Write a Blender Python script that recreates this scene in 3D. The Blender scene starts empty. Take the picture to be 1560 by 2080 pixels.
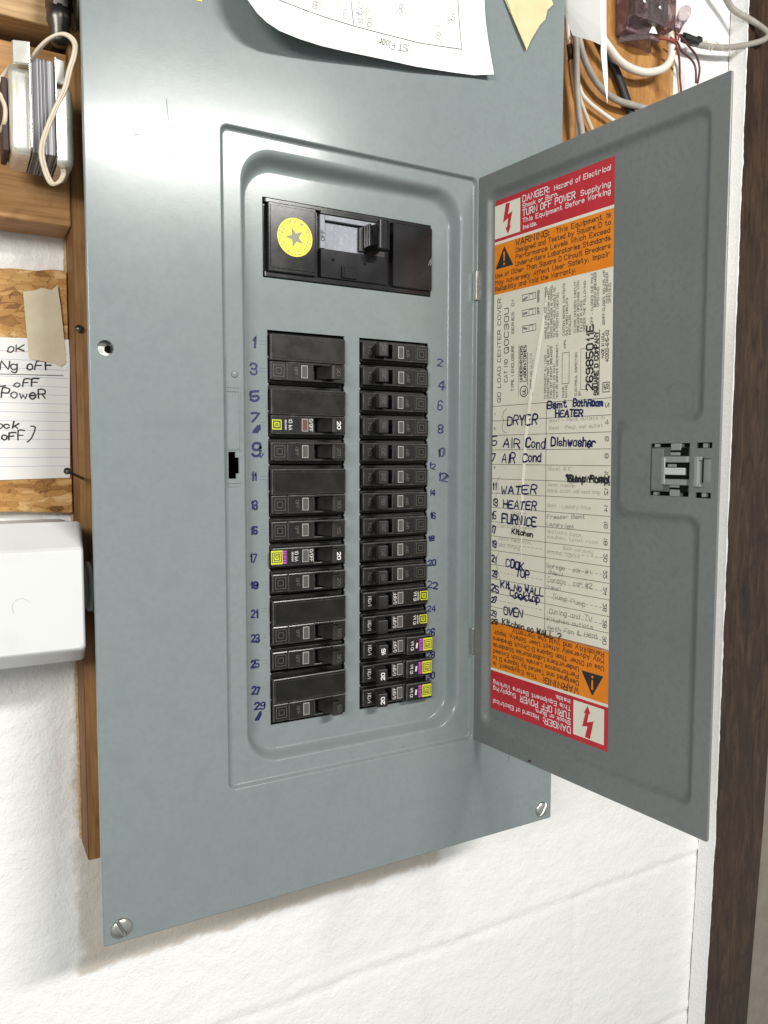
import bpy, bmesh, math, random
from mathutils import Vector, noise
from mathutils.geometry import tessellate_polygon

random.seed(7)
S = 0.001                                   # everything below is measured in millimetres
scene = bpy.context.scene
COL = scene.collection

# ------------------------------------------------------------------ camera, world, lamp, exposure
cam = bpy.data.cameras.new('camera')
cam.sensor_fit = 'VERTICAL'; cam.sensor_height = 36.0; cam.sensor_width = 27.0
cam.lens = 1573.03 / 2080 * 36.0
cam.clip_start = 0.01; cam.clip_end = 50
camo = bpy.data.objects.new('camera', cam); COL.objects.link(camo)
camo.location = (-75.647 * S, -510.304 * S, 318.989 * S)
camo.rotation_euler = (1.499949, -0.0017925, -0.5075167)
scene.camera = camo

world = bpy.data.worlds.new('World'); scene.world = world; world.use_nodes = True
bg = world.node_tree.nodes['Background']
wn = world.node_tree                                   # pale basement walls all round, dark joists overhead
wtc = wn.nodes.new('ShaderNodeTexCoord'); wsep = wn.nodes.new('ShaderNodeSeparateXYZ'); wr = wn.nodes.new('ShaderNodeValToRGB')
wn.links.new(wtc.outputs['Generated'], wsep.inputs[0])
wmap = wn.nodes.new('ShaderNodeMapRange'); wmap.inputs[1].default_value = -1; wmap.inputs[2].default_value = 1
wn.links.new(wsep.outputs['Z'], wmap.inputs[0]); wn.links.new(wmap.outputs[0], wr.inputs[0])
we = wr.color_ramp.elements
we[0].position = 0.05; we[0].color = (.30, .29, .27, 1); we[1].position = .72; we[1].color = (.05, .048, .045, 1)
k_ = we.new(.30); k_.color = (.62, .64, .64, 1); k_ = we.new(.56); k_.color = (.66, .69, .69, 1)
wn.links.new(wr.outputs[0], bg.inputs['Color']); bg.inputs['Strength'].default_value = 0.62

def lamp(name, loc, target, sx, sy, power, color):
    l = bpy.data.lights.new(name, 'AREA'); l.shape = 'RECTANGLE'; l.size = sx; l.size_y = sy
    l.energy = power; l.color = color
    o = bpy.data.objects.new(name, l); COL.objects.link(o)
    o.location = loc
    d = Vector(target) - Vector(loc)
    o.rotation_euler = d.to_track_quat('-Z', 'Y').to_euler()
    return o
lamp('ceiling_tube_lamp', (0.50, -1.50, 1.11), (0.25, 0, 0.10), 0.60, 0.10, 27, (1.0, 0.975, 0.93))
lamp('far_ceiling_lamp', (-0.95, -1.1, 0.70), (0.0, 0, 0.15), 0.6, 0.30, 15, (1.0, 0.98, 0.95))

scene.view_settings.view_transform = 'Standard'; scene.view_settings.look = 'None'
scene.view_settings.exposure = 0.10; scene.view_settings.gamma = 1.0
scene.render.engine = 'CYCLES'
scene.cycles.max_bounces = 8

# ------------------------------------------------------------------ materials
MATS = {}
def mat(name, col, rough=0.5, spec=0.5, metal=0.0, bump=None, var=None, trans=0.0, coat=0.0, rvar=None, coatr=.03):
    """bump: list of (scale, strength, distance); var: (scale, colour2, low, high)"""
    m = bpy.data.materials.new(name); m.use_nodes = True
    nt = m.node_tree; p = nt.nodes['Principled BSDF']
    p.inputs['Base Color'].default_value = (*col, 1); p.inputs['Roughness'].default_value = rough
    p.inputs['Specular IOR Level'].default_value = spec; p.inputs['Metallic'].default_value = metal
    p.inputs['Transmission Weight'].default_value = trans; p.inputs['Coat Weight'].default_value = coat; p.inputs['Coat Roughness'].default_value = coatr
    tc = nt.nodes.new('ShaderNodeTexCoord')
    if var:
        for sc, c2, lo, hi in (var if isinstance(var, list) else [var]):
            n = nt.nodes.new('ShaderNodeTexNoise'); n.inputs['Scale'].default_value = sc; n.inputs['Detail'].default_value = 5
            nt.links.new(tc.outputs['Object'], n.inputs['Vector'])
            mr = nt.nodes.new('ShaderNodeMapRange'); mr.inputs[1].default_value = lo; mr.inputs[2].default_value = hi
            nt.links.new(n.outputs['Fac'], mr.inputs[0])
            mx = nt.nodes.new('ShaderNodeMix'); mx.data_type = 'RGBA'
            src = p.inputs['Base Color'].links[0].from_socket if p.inputs['Base Color'].links else None
            if src: nt.links.new(src, mx.inputs[6])
            else: mx.inputs[6].default_value = (*col, 1)
            mx.inputs[7].default_value = (*c2, 1)
            nt.links.new(mr.outputs[0], mx.inputs[0]); nt.links.new(mx.outputs[2], p.inputs['Base Color'])
    if rvar:
        n = nt.nodes.new('ShaderNodeTexNoise'); n.inputs['Scale'].default_value = rvar[0]; n.inputs['Detail'].default_value = 4
        nt.links.new(tc.outputs['Object'], n.inputs['Vector'])
        mr = nt.nodes.new('ShaderNodeMapRange'); mr.inputs[1].default_value = .3; mr.inputs[2].default_value = .7
        mr.inputs[3].default_value = rvar[1]; mr.inputs[4].default_value = rvar[2]
        nt.links.new(n.outputs['Fac'], mr.inputs[0]); nt.links.new(mr.outputs[0], p.inputs['Roughness'])
    last = None
    for sc, st, di in (bump or []):
        n = nt.nodes.new('ShaderNodeTexNoise'); n.inputs['Scale'].default_value = sc; n.inputs['Detail'].default_value = 4
        nt.links.new(tc.outputs['Object'], n.inputs['Vector'])
        b = nt.nodes.new('ShaderNodeBump'); b.inputs['Strength'].default_value = st; b.inputs['Distance'].default_value = di
        nt.links.new(n.outputs['Fac'], b.inputs['Height'])
        if last: nt.links.new(last.outputs[0], b.inputs['Normal'])
        last = b
    if last: nt.links.new(last.outputs[0], p.inputs['Normal'])
    MATS[name] = m
    return m

def wood(name, c1, c2, c3, axis='X', scale=60, stretch=0.06, rough=0.6, spec=.35, knots=True):
    m = mat(name, c1, rough, spec); nt = m.node_tree; p = nt.nodes['Principled BSDF']
    tc = nt.nodes.new('ShaderNodeTexCoord'); mp = nt.nodes.new('ShaderNodeMapping')
    sc = {'X': (stretch, 1, 1), 'Z': (1, 1, stretch)}[axis]
    mp.inputs['Scale'].default_value = sc
    nt.links.new(tc.outputs['Object'], mp.inputs['Vector'])
    n1 = nt.nodes.new('ShaderNodeTexNoise'); n1.inputs['Scale'].default_value = scale; n1.inputs['Detail'].default_value = 6; n1.inputs['Distortion'].default_value = 1.2
    n2 = nt.nodes.new('ShaderNodeTexNoise'); n2.inputs['Scale'].default_value = scale * 9; n2.inputs['Detail'].default_value = 4
    nt.links.new(mp.outputs[0], n1.inputs['Vector']); nt.links.new(mp.outputs[0], n2.inputs['Vector'])
    r = nt.nodes.new('ShaderNodeValToRGB'); e = r.color_ramp.elements
    e[0].position = .28; e[0].color = (*c2, 1); e[1].position = .72; e[1].color = (*c3, 1)
    k = r.color_ramp.elements.new(.5); k.color = (*c1, 1)
    nt.links.new(n1.outputs['Fac'], r.inputs[0])
    mx = nt.nodes.new('ShaderNodeMix'); mx.data_type = 'RGBA'; mx.blend_type = 'MULTIPLY'; mx.inputs[0].default_value = .55
    r2 = nt.nodes.new('ShaderNodeValToRGB'); r2.color_ramp.elements[0].position = .35; r2.color_ramp.elements[0].color = (.55, .48, .4, 1); r2.color_ramp.elements[1].position = .6
    nt.links.new(n2.outputs['Fac'], r2.inputs[0])
    nt.links.new(r.outputs[0], mx.inputs[6]); nt.links.new(r2.outputs[0], mx.inputs[7])
    src = mx.outputs[2]
    if knots:
        n3 = nt.nodes.new('ShaderNodeTexNoise'); n3.inputs['Scale'].default_value = 38; n3.inputs['Detail'].default_value = 3
        nt.links.new(tc.outputs['Object'], n3.inputs['Vector'])
        r3 = nt.nodes.new('ShaderNodeValToRGB'); r3.color_ramp.elements[0].position = .25; r3.color_ramp.elements[0].color = (.35, .25, .18, 1); r3.color_ramp.elements[1].position = .40
        nt.links.new(n3.outputs['Fac'], r3.inputs[0])
        m3 = nt.nodes.new('ShaderNodeMix'); m3.data_type = 'RGBA'; m3.blend_type = 'MULTIPLY'; m3.inputs[0].default_value = .7
        nt.links.new(src, m3.inputs[6]); nt.links.new(r3.outputs[0], m3.inputs[7]); src = m3.outputs[2]
    nt.links.new(src, p.inputs['Base Color'])
    b = nt.nodes.new('ShaderNodeBump'); b.inputs['Strength'].default_value = .25; b.inputs['Distance'].default_value = .0006
    nt.links.new(n2.outputs['Fac'], b.inputs['Height']); nt.links.new(b.outputs[0], p.inputs['Normal'])
    return m

PAINT = mat('grey_enamel', (.203, .236, .237), .225, .24, bump=[(800, .05, .0004), (7, .09, .004)],
            var=[(9, (.212, .247, .248), .3, .8), (60, (.184, .215, .216), .5, .8), (240, (.194, .227, .228), .45, .7), (1300, (.15, .17, .17), .70, .76)], rvar=(16, .20, .25), coat=.10, coatr=.10)
PAINTD = mat('grey_enamel_shaded', (.150, .163, .158), .36, .5, bump=[(900, .10, .0004)],  # same enamel as the cover, darkened for the dim light on the door
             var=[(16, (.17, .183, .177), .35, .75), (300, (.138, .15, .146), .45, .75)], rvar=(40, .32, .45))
WALL = mat('white_block_paint', (.87, .87, .855), .62, .3, bump=[(520, .55, .0010), (170, .50, .0020)],
           var=[(26, (.81, .80, .78), .55, .85), (300, (.70, .68, .64), .70, .80)])
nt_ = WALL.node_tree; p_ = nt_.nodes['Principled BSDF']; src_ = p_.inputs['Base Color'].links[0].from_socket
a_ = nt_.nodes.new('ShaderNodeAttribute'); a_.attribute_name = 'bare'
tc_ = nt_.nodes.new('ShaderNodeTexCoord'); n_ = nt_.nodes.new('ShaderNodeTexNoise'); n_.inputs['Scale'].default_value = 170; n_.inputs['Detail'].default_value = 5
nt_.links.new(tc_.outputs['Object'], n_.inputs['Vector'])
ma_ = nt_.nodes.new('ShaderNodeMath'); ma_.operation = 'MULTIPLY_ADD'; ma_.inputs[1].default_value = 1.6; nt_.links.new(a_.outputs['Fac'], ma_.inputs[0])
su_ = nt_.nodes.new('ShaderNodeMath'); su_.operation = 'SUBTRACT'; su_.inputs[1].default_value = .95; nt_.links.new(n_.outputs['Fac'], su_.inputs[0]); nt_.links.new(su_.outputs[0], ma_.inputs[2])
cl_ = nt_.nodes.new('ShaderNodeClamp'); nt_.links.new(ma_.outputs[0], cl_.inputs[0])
mx_ = nt_.nodes.new('ShaderNodeMix'); mx_.data_type = 'RGBA'; mx_.inputs[7].default_value = (.62, .565, .49, 1)  # tan of unpainted block and of the panel's shadow, mixed into the colour
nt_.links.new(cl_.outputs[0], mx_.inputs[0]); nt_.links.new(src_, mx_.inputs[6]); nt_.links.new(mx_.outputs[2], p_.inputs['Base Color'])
BLACK = mat('black_plastic', (.0085, .0082, .008), .33, .30, bump=[(700, .05, .0003)], var=[(45, (.020, .019, .018), .4, .75), (300, (.035, .028, .02), .62, .8)], rvar=(60, .24, .5))
EDGE = mat('black_plastic_worn_lit_edge', (.045, .043, .042), .24, .6, var=(150, (.10, .095, .09), .5, .75))  # lighter colour paints in edge highlights along with dust and rubbing
BLACKG = mat('black_glossy_plastic', (.008, .008, .009), .22, .42, bump=[(18, .10, .002)], var=(35, (.020, .020, .022), .45, .8), rvar=(22, .13, .24))
BLACKM = mat('black_matte_handle', (.011, .0105, .010), .42, .34, var=(80, (.036, .034, .033), .4, .8))
EMB = mat('worn_embossing', (.085, .082, .08), .5, .4)
VOID = mat('dark_interior', (.006, .006, .006), .9, .1)
LENS = mat('indicator_lens', (.085, .083, .08), .16, .7)
LENSR = mat('indicator_lens_red', (.16, .06, .05), .18, .6)
RIM = mat('indicator_rim', (.34, .33, .31), .3, .5)
WHITEI = mat('white_print', (.80, .80, .78), .5)
YELI = mat('yellow_print', (.55, .58, .03), .45)
PURI = mat('purple_print', (.50, .07, .48), .45)
CREAM = mat('cream_label', (.76, .73, .61), .42, .4, bump=[(60, .08, .001)], var=[(30, (.69, .655, .52), .5, .85)])
RED = mat('red_label', (.52, .022, .035), .40, .4, var=(50, (.45, .018, .03), .4, .8))
ORANGE = mat('orange_label', (.80, .235, .008), .42, .4, var=(60, (.70, .19, .008), .45, .8))
INKK = mat('black_ink', (.018, .017, .017), .5)
INKR = mat('dark_red_ink', (.16, .03, .01), .5)
INKB = mat('blue_marker', (.003, .008, .075), .5, var=(120, (.006, .02, .14), .5, .85))
INKP = mat('pencil', (.20, .19, .18), .6)
INKL = mat('faint_pencil', (.43, .41, .35), .6)
PAPER = mat('white_paper', (.80, .80, .77), .7, .2, bump=[(300, .05, .0003)])
PAPERL = mat('paper_rule', (.40, .45, .55), .7)
PAPERR = mat('paper_rule_red', (.65, .32, .34), .7)
TAPE = mat('masking_tape', (.66, .58, .34), .55, .3, bump=[(500, .25, .0004)], var=(70, (.58, .50, .28), .4, .75))
TAPE2 = mat('pale_masking_tape', (.66, .58, .42), .55, .3, bump=[(500, .25, .0004)], var=(50, (.56, .48, .33), .4, .75))
STEEL = mat('zinc_steel', (.62, .62, .58), .30, .5, 1.0, bump=[(60, .1, .001)], rvar=(70, .2, .42))
STEELY = mat('yellowed_zinc', (.74, .74, .67), .30, .6, .55, bump=[(40, .1, .001)], var=(45, (.80, .68, .36), .6, .8), rvar=(60, .24, .4))
DARKM = mat('dark_metal', (.10, .095, .085), .38, .5, .9, var=(60, (.2, .19, .17), .5, .8))
PVC = mat('white_pvc', (.66, .67, .665), .32, .4, var=[(40, (.60, .60, .59), .6, .9), (400, (.5, .48, .44), .72, .8)])
PVCG = mat('grey_pvc', (.42, .42, .44), .4)
PLY = wood('plywood', (.42, .20, .055), (.30, .125, .03), (.52, .275, .09), 'Z', 22, .25, .55)
PLYD = wood('plywood_side', (.20, .09, .028), (.12, .05, .015), (.28, .14, .045), 'Z', 60, .07, .6)
PINE = wood('pine_plank', (.46, .25, .095), (.36, .17, .05), (.54, .32, .14), 'X', 42, .05, .55)
PINE2 = wood('pine_pale', (.50, .32, .15), (.42, .25, .10), (.56, .38, .2), 'X', 42, .05, .55, knots=False)
SPLINT = mat('torn_ply_edge', (.62, .45, .26), .8, bump=[(900, .5, .001)], var=(400, (.45, .28, .12), .4, .7))
BROWN = wood('brown_paint', (.048, .026, .014), (.024, .012, .007), (.085, .048, .026), 'Z', 90, .16, .45, .45)
TAUPE = mat('taupe_shaded_wall', (.25, .21, .18), .6, .3, var=(60, (.30, .26, .22), .4, .8))  # tone holds the shadow on the wall past the post
CBL_W = mat('white_cable', (.74, .70, .62), .45, .4)
CBL_G = mat('grey_cable', (.33, .30, .26), .5, .4, var=(90, (.40, .37, .33), .4, .7))
CBL_K = mat('black_cable', (.02, .02, .022), .5, .4)
CBL_R = mat('red_wire', (.30, .05, .04), .45)
CBL_B = mat('brown_wire', (.10, .025, .03), .45)
CBL_C = mat('cream_cord', (.60, .52, .40), .5, .4, var=(120, (.50, .42, .32), .5, .8))
CLEARP = mat('clear_mauve_plastic', (.80, .68, .70), .12, .5, trans=.9, var=(70, (.45, .22, .28), .5, .75))
MAUVE = mat('mauve_plastic', (.15, .085, .095), .3, .5, var=(120, (.42, .32, .33), .5, .8))
STAR = mat('star_foil', (.22, .21, .15), .5)
YELS = mat('yellow_sticker', (.80, .72, .03), .42, .4, var=(60, (.70, .62, .03), .5, .8))
OCHRE = mat('ochre_ink', (.40, .34, .02), .5)

def osb():
    m = mat('strand_board', (.45, .24, .08), .6, .3); nt = m.node_tree; p = nt.nodes['Principled BSDF']
    tc = nt.nodes.new('ShaderNodeTexCoord')
    n0 = nt.nodes.new('ShaderNodeTexNoise'); n0.inputs['Scale'].default_value = 30
    nt.links.new(tc.outputs['Object'], n0.inputs['Vector'])
    ad = nt.nodes.new('ShaderNodeVectorMath'); ad.operation = 'MULTIPLY_ADD'; ad.inputs[1].default_value = (.012, .012, .012)
    nt.links.new(n0.outputs['Color'], ad.inputs[0]); nt.links.new(tc.outputs['Object'], ad.inputs[2])
    cols = []
    for k, (rz, sx, sz) in enumerate(((.45, 70, 210), (-.7, 85, 260))):
        mp = nt.nodes.new('ShaderNodeMapping'); mp.inputs['Rotation'].default_value = (0, rz, 0); mp.inputs['Scale'].default_value = (sx, 1, sz)
        nt.links.new(ad.outputs[0], mp.inputs['Vector'])
        v = nt.nodes.new('ShaderNodeTexVoronoi'); v.inputs['Scale'].default_value = 1.0
        nt.links.new(mp.outputs[0], v.inputs['Vector']); cols.append(v)
    r = nt.nodes.new('ShaderNodeValToRGB'); e = r.color_ramp.elements
    e[0].position = .08; e[0].color = (.20, .085, .02, 1); e[1].position = .92; e[1].color = (.70, .47, .22, 1)
    k = e.new(.3); k.color = (.42, .21, .06, 1); k = e.new(.7); k.color = (.53, .30, .10, 1)
    sep = nt.nodes.new('ShaderNodeSeparateColor'); nt.links.new(cols[0].outputs['Color'], sep.inputs[0])
    sep2 = nt.nodes.new('ShaderNodeSeparateColor'); nt.links.new(cols[1].outputs['Color'], sep2.inputs[0])
    av = nt.nodes.new('ShaderNodeMath'); av.operation = 'MULTIPLY_ADD'; av.inputs[1].default_value = .55
    h = nt.nodes.new('ShaderNodeMath'); h.operation = 'MULTIPLY'; h.inputs[1].default_value = .45
    nt.links.new(sep2.outputs[0], h.inputs[0]); nt.links.new(sep.outputs[0], av.inputs[0]); nt.links.new(h.outputs[0], av.inputs[2])
    nt.links.new(av.outputs[0], r.inputs[0])
    n = nt.nodes.new('ShaderNodeTexNoise'); n.inputs['Scale'].default_value = 210; n.inputs['Detail'].default_value = 5; n.inputs['Distortion'].default_value = 2
    nt.links.new(tc.outputs['Object'], n.inputs['Vector'])
    r2 = nt.nodes.new('ShaderNodeValToRGB'); r2.color_ramp.elements[0].position = .3; r2.color_ramp.elements[0].color = (.25, .16, .1, 1); r2.color_ramp.elements[1].position = .42
    nt.links.new(n.outputs['Fac'], r2.inputs[0])
    mx = nt.nodes.new('ShaderNodeMix'); mx.data_type = 'RGBA'; mx.blend_type = 'MULTIPLY'; mx.inputs[0].default_value = .8
    nt.links.new(r.outputs[0], mx.inputs[6]); nt.links.new(r2.outputs[0], mx.inputs[7]); nt.links.new(mx.outputs[2], p.inputs['Base Color'])
    b = nt.nodes.new('ShaderNodeBump'); b.inputs['Strength'].default_value = .5; b.inputs['Distance'].default_value = .0015
    nt.links.new(av.outputs[0], b.inputs['Height']); nt.links.new(b.outputs[0], p.inputs['Normal'])
    return m
OSB = osb()

# ------------------------------------------------------------------ mesh builder (millimetres)
class G:
    def __init__(s, T=None): s.v = []; s.f = []; s.m = []; s.sm = []; s.mats = []; s.T = T or (lambda p: p)
    def mi(s, m):
        if m not in s.mats: s.mats.append(m)
        return s.mats.index(m)
    def add(s, verts, faces, m, smooth=False):
        o = len(s.v); k = s.mi(m)
        s.v += [tuple(s.T(p)) for p in verts]
        for f in faces: s.f.append([o + i for i in f]); s.m.append(k); s.sm.append(smooth)
    def box(s, x0, x1, y0, y1, z0, z1, m, b=0.0, seg=2, em=None):
        bm = bmesh.new(); bmesh.ops.create_cube(bm, size=1)
        for v in bm.verts: v.co = Vector(((x0 + x1) / 2 + v.co.x * (x1 - x0), (y0 + y1) / 2 + v.co.y * (y1 - y0), (z0 + z1) / 2 + v.co.z * (z1 - z0)))
        if b: bmesh.ops.bevel(bm, geom=list(bm.edges), offset=b, segments=seg, affect='EDGES', profile=.5)
        s.bm(bm, m, False, em)
    def bm(s, bm, m, smooth, em=None):
        bm.verts.index_update()
        if em:                                   # bevel faces take a lighter finish: painted edge highlights and wear
            V = [tuple(v.co) for v in bm.verts]
            s.add(V, [[v.index for v in f.verts] for f in bm.faces if max(abs(c) for c in f.normal) > .995], m, smooth)
            s.add(V, [[v.index for v in f.verts] for f in bm.faces if max(abs(c) for c in f.normal) <= .995], em, smooth); bm.free(); return
        s.add([tuple(v.co) for v in bm.verts], [[v.index for v in f.verts] for f in bm.faces], m, smooth); bm.free()
    def prism(s, poly, z0, z1, m, b=0.0, axis='z'):
        """poly in (x,y) extruded along z"""
        bm = bmesh.new(); n = len(poly)
        lo = [bm.verts.new((x, y, z0)) for x, y in poly]; hi = [bm.verts.new((x, y, z1)) for x, y in poly]
        bm.faces.new(lo[::-1]); bm.faces.new(hi)
        for i in range(n): bm.faces.new((lo[i], lo[(i + 1) % n], hi[(i + 1) % n], hi[i]))
        bmesh.ops.recalc_face_normals(bm, faces=list(bm.faces))
        if b: bmesh.ops.bevel(bm, geom=list(bm.edges), offset=b, segments=2, affect='EDGES', profile=.5)
        s.bm(bm, m, False)
    def loops(s, loops, m, smooth=True, closed=True, cap0=False, cap1=False):
        n = len(loops[0]); V = [p for l in loops for p in l]; F = []
        for i in range(len(loops) - 1):
            for j in range(n if closed else n - 1):
                k = (j + 1) % n
                F.append((i * n + j, i * n + k, (i + 1) * n + k, (i + 1) * n + j))
        if cap0: F.append(list(range(n))[::-1])
        if cap1: F.append([(len(loops) - 1) * n + j for j in range(n)])
        s.add(V, F, m, smooth)
    def flat(s, polys, m):
        """polygon with holes; polys = [outer, hole, ...] 3D points in one plane"""
        P = [[Vector(p) for p in q] for q in polys]
        tris = tessellate_polygon(P); V = [tuple(p) for q in P for p in q]
        s.add(V, [list(t) for t in tris], m, False)
    def disc(s, c, r, m, axis='y', n=28):
        pts = []
        for i in range(n):
            a = 2 * math.pi * i / n; u, w = r * math.cos(a), r * math.sin(a)
            pts.append({'y': (c[0] + u, c[1], c[2] + w), 'x': (c[0], c[1] + u, c[2] + w), 'z': (c[0] + u, c[1] + w, c[2])}[axis])
        s.add(pts, [list(range(n))], m)
    def lathe(s, c, prof, m, axis='y', n=32, smooth=True):
        """prof: (radius, along axis)"""
        L = []
        for r, h in prof:
            l = []
            for i in range(n):
                a = 2 * math.pi * i / n; u, w = r * math.cos(a), r * math.sin(a)
                l.append({'y': (c[0] + u, c[1] + h, c[2] + w), 'x': (c[0] + h, c[1] + u, c[2] + w), 'z': (c[0] + u, c[1] + w, c[2] + h)}[axis])
            L.append(l)
        s.loops(L, m, smooth, True, True, True)
    def tube(s, path, r, m, n=10, sub=6, flatten=1.0):
        P = [Vector(p) for p in path]; Q = []
        for i in range(len(P) - 1):
            p0 = P[max(i - 1, 0)]; p1 = P[i]; p2 = P[i + 1]; p3 = P[min(i + 2, len(P) - 1)]
            for k in range(sub):
                t = k / sub
                Q.append(.5 * ((2 * p1) + (p2 - p0) * t + (2 * p0 - 5 * p1 + 4 * p2 - p3) * t * t + (3 * p1 - p0 - 3 * p2 + p3) * t ** 3))
        Q.append(P[-1]); L = []; up = Vector((0, 1, 0))
        for i, q in enumerate(Q):
            t = (Q[min(i + 1, len(Q) - 1)] - Q[max(i - 1, 0)]).normalized()
            a = t.cross(up)
            a = a.normalized() if a.length > 1e-4 else Vector((1, 0, 0))
            b = a.cross(t)
            L.append([tuple(q + a * (r * math.cos(2 * math.pi * k / n)) + b * (r * flatten * math.sin(2 * math.pi * k / n))) for k in range(n)])
        s.loops(L, m, True, True, True, True)
    def ribbon(s, pts, w, m, to3, lay=0.0):
        """mitred strip along a 2D polyline; to3(a,b,lay) -> 3D"""
        P = [Vector(p) for p in pts]
        if len(P) < 2: return
        P2 = [P[0]]
        for q in P[1:]:
            if (q - P2[-1]).length > 1e-4: P2.append(q)
        if len(P2) < 2: return
        P = P2; d0 = (P[1] - P[0]).normalized(); d1 = (P[-1] - P[-2]).normalized()
        P[0] = P[0] - d0 * w * .45; P[-1] = P[-1] + d1 * w * .45
        V = []
        for i in range(len(P)):
            da = (P[i] - P[i - 1]).normalized() if i else (P[1] - P[0]).normalized()
            db = (P[i + 1] - P[i]).normalized() if i < len(P) - 1 else da
            n = Vector((-(da + db).y, (da + db).x))
            n = n.normalized() if n.length > 1e-3 else Vector((-da.y, da.x))
            k = min(1.7, 1 / max(.35, n.dot(Vector((-da.y, da.x)))))
            V.append(to3(P[i].x + n.x * w * .5 * k, P[i].y + n.y * w * .5 * k, lay)); V.append(to3(P[i].x - n.x * w * .5 * k, P[i].y - n.y * w * .5 * k, lay))
        s.add(V, [(2 * i, 2 * i + 1, 2 * i + 3, 2 * i + 2) for i in range(len(P) - 1)], m)
    def build(s, name, parent=None, base=None, local=False):
        me = bpy.data.meshes.new(name)
        if parent is not None:
            r = parent
            while r.parent: r = r.parent
            b = Vector((0, 0, 0)) if local else r.location / S
        else: b = Vector(base or (0, 0, 0))
        me.from_pydata([((p[0] - b.x) * S, (p[1] - b.y) * S, (p[2] - b.z) * S) for p in s.v], [], s.f)
        for m in s.mats: me.materials.append(m)
        me.polygons.foreach_set('material_index', s.m); me.polygons.foreach_set('use_smooth', s.sm)
        me.update()
        o = bpy.data.objects.new(name, me); COL.objects.link(o)
        if parent is not None: o.parent = parent
        else: o.location = b * S
        return o

def tag(o, label=None, cat=None, group=None, kind=None):
    for k, v in (('label', label), ('category', cat), ('group', group), ('kind', kind)):
        if v: o[k] = v
    return o
def thing(name, loc, label, cat, group=None):
    o = bpy.data.objects.new(name, None); COL.objects.link(o); o.empty_display_size = .02
    o.location = Vector(loc) * S
    bpy.context.view_layer.update()
    return tag(o, label, cat, group)

def rpoly(pts, rad, seg=6):
    """round the corners of a polygon, seg+1 points per corner"""
    out = []; n = len(pts)
    for i in range(n):
        p = Vector(pts[i]); a = (Vector(pts[i - 1]) - p); b = (Vector(pts[(i + 1) % n]) - p)
        r = rad[i] if isinstance(rad, (list, tuple)) else rad
        la, lb = a.length, b.length; a.normalize(); b.normalize()
        r = min(r, la * .49, lb * .49)
        p0 = p + a * r; p1 = p + b * r
        for k in range(seg + 1):
            t = k / seg
            # circular arc for right angles
            c = p + a * r + b * r; ang = t * math.pi / 2
            out.append(tuple(c - b * r * math.cos(ang) - a * r * math.sin(ang)))
    return out
def rrect(x0, x1, z0, z1, r, seg=6): return rpoly([(x0, z0), (x1, z0), (x1, z1), (x0, z1)], r, seg)
def inset(pts, d):
    """inset an axis-aligned CCW polygon"""
    n = len(pts); out = []
    for i in range(n):
        p = Vector(pts[i]); a = (p - Vector(pts[i - 1])).normalized(); b = (Vector(pts[(i + 1) % n]) - p).normalized()
        out.append(tuple(p + Vector((-a.y, a.x)) * d + Vector((-b.y, b.x)) * d))
    return out

# ------------------------------------------------------------------ stroke lettering
F = {'A': '002640 1232', 'B': '00063645443303 334241300', 'C': '4536160501103041', 'D': '00062645412000', 'E': '46060040 0333', 'F': '460600 0333',
'G': '45361605011030414323', 'H': '0006 4046 0343', 'I': '1016', 'J': '4641301001', 'K': '0006 4602 1340', 'L': '060040', 'M': '0006234640', 'N': '00064046',
'O': '103041453616050110', 'P': '00063645443303', 'Q': '103041453616050110 2240', 'R': '00063645443303 2340', 'S': '453616050413334241301001', 'T': '2026 0646',
'U': '060110304146', 'V': '062046', 'W': '0610243046', 'X': '0046 0640', 'Y': '062346 2320', 'Z': '06460040',
'0': '103041453616050110', '1': '142620', '2': '0516364544010040', '3': '0516364544331 33 334241301001', '4': '30360242', '5': '460603334241301001',
'6': '453616050110304142331302', '7': '064610', '8': '13040516364544331302011030414233', '9': '011030414536160504133344',
'a': '3430 3324140301102031', 'b': '0600 0314243331201001', 'c': '332414030110203 1', 'd': '3630 3324140301102031', 'e': '02323324140301102031', 'f': '261510 0424',
'g': '343a2b1b0a 3324140301102031', 'h': '0600 0314243330', 'i': '1014 1516', 'j': '141a0b 1516', 'k': '0600 3401 1230', 'l': '0600', 'm': '0004 03142320 23344340',
'n': '0004 0314243330', 'o': '011020313324140301', 'p': '040b 0314243331201001', 'q': '343b 3324140301102031', 'r': '0004 03142433', 's': '33241403122231201001',
't': '16112031 0424', 'u': '0401102031 3430', 'v': '042044', 'w': '0410233044', 'x': '0034 0430', 'y': '0420 441b0b', 'z': '04340030',
'.': '0001', ',': '010a', ':': '0001 0304', '-': '0232', '/': '0046', '(': '16050110', ')': '06151100', '#': '1016 3036 0242 0444', '?': '05163645442322 2120', '&': '4005162503011041', '+': '0242 2024', '=': '0131 0333', '>': '044200'}
F['B'] = '00063645443303 3342413000'; F['2'] = '051636454400 0040'; F['3'] = '05163645443313 334241301001'; F['c'] = '33241403011020 31'; F['c'] = '3324140301102031'
DY = {'a': -1, 'b': -2}
def glyph(ch):
    out = []
    for st in F.get(ch, '').split():
        out.append([(int(st[i]), DY[st[i + 1]] if st[i + 1] in DY else int(st[i + 1])) for i in range(0, len(st) - 1, 2)])
    w = max([p[0] for q in out for p in q], default=2)
    return out, w
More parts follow.
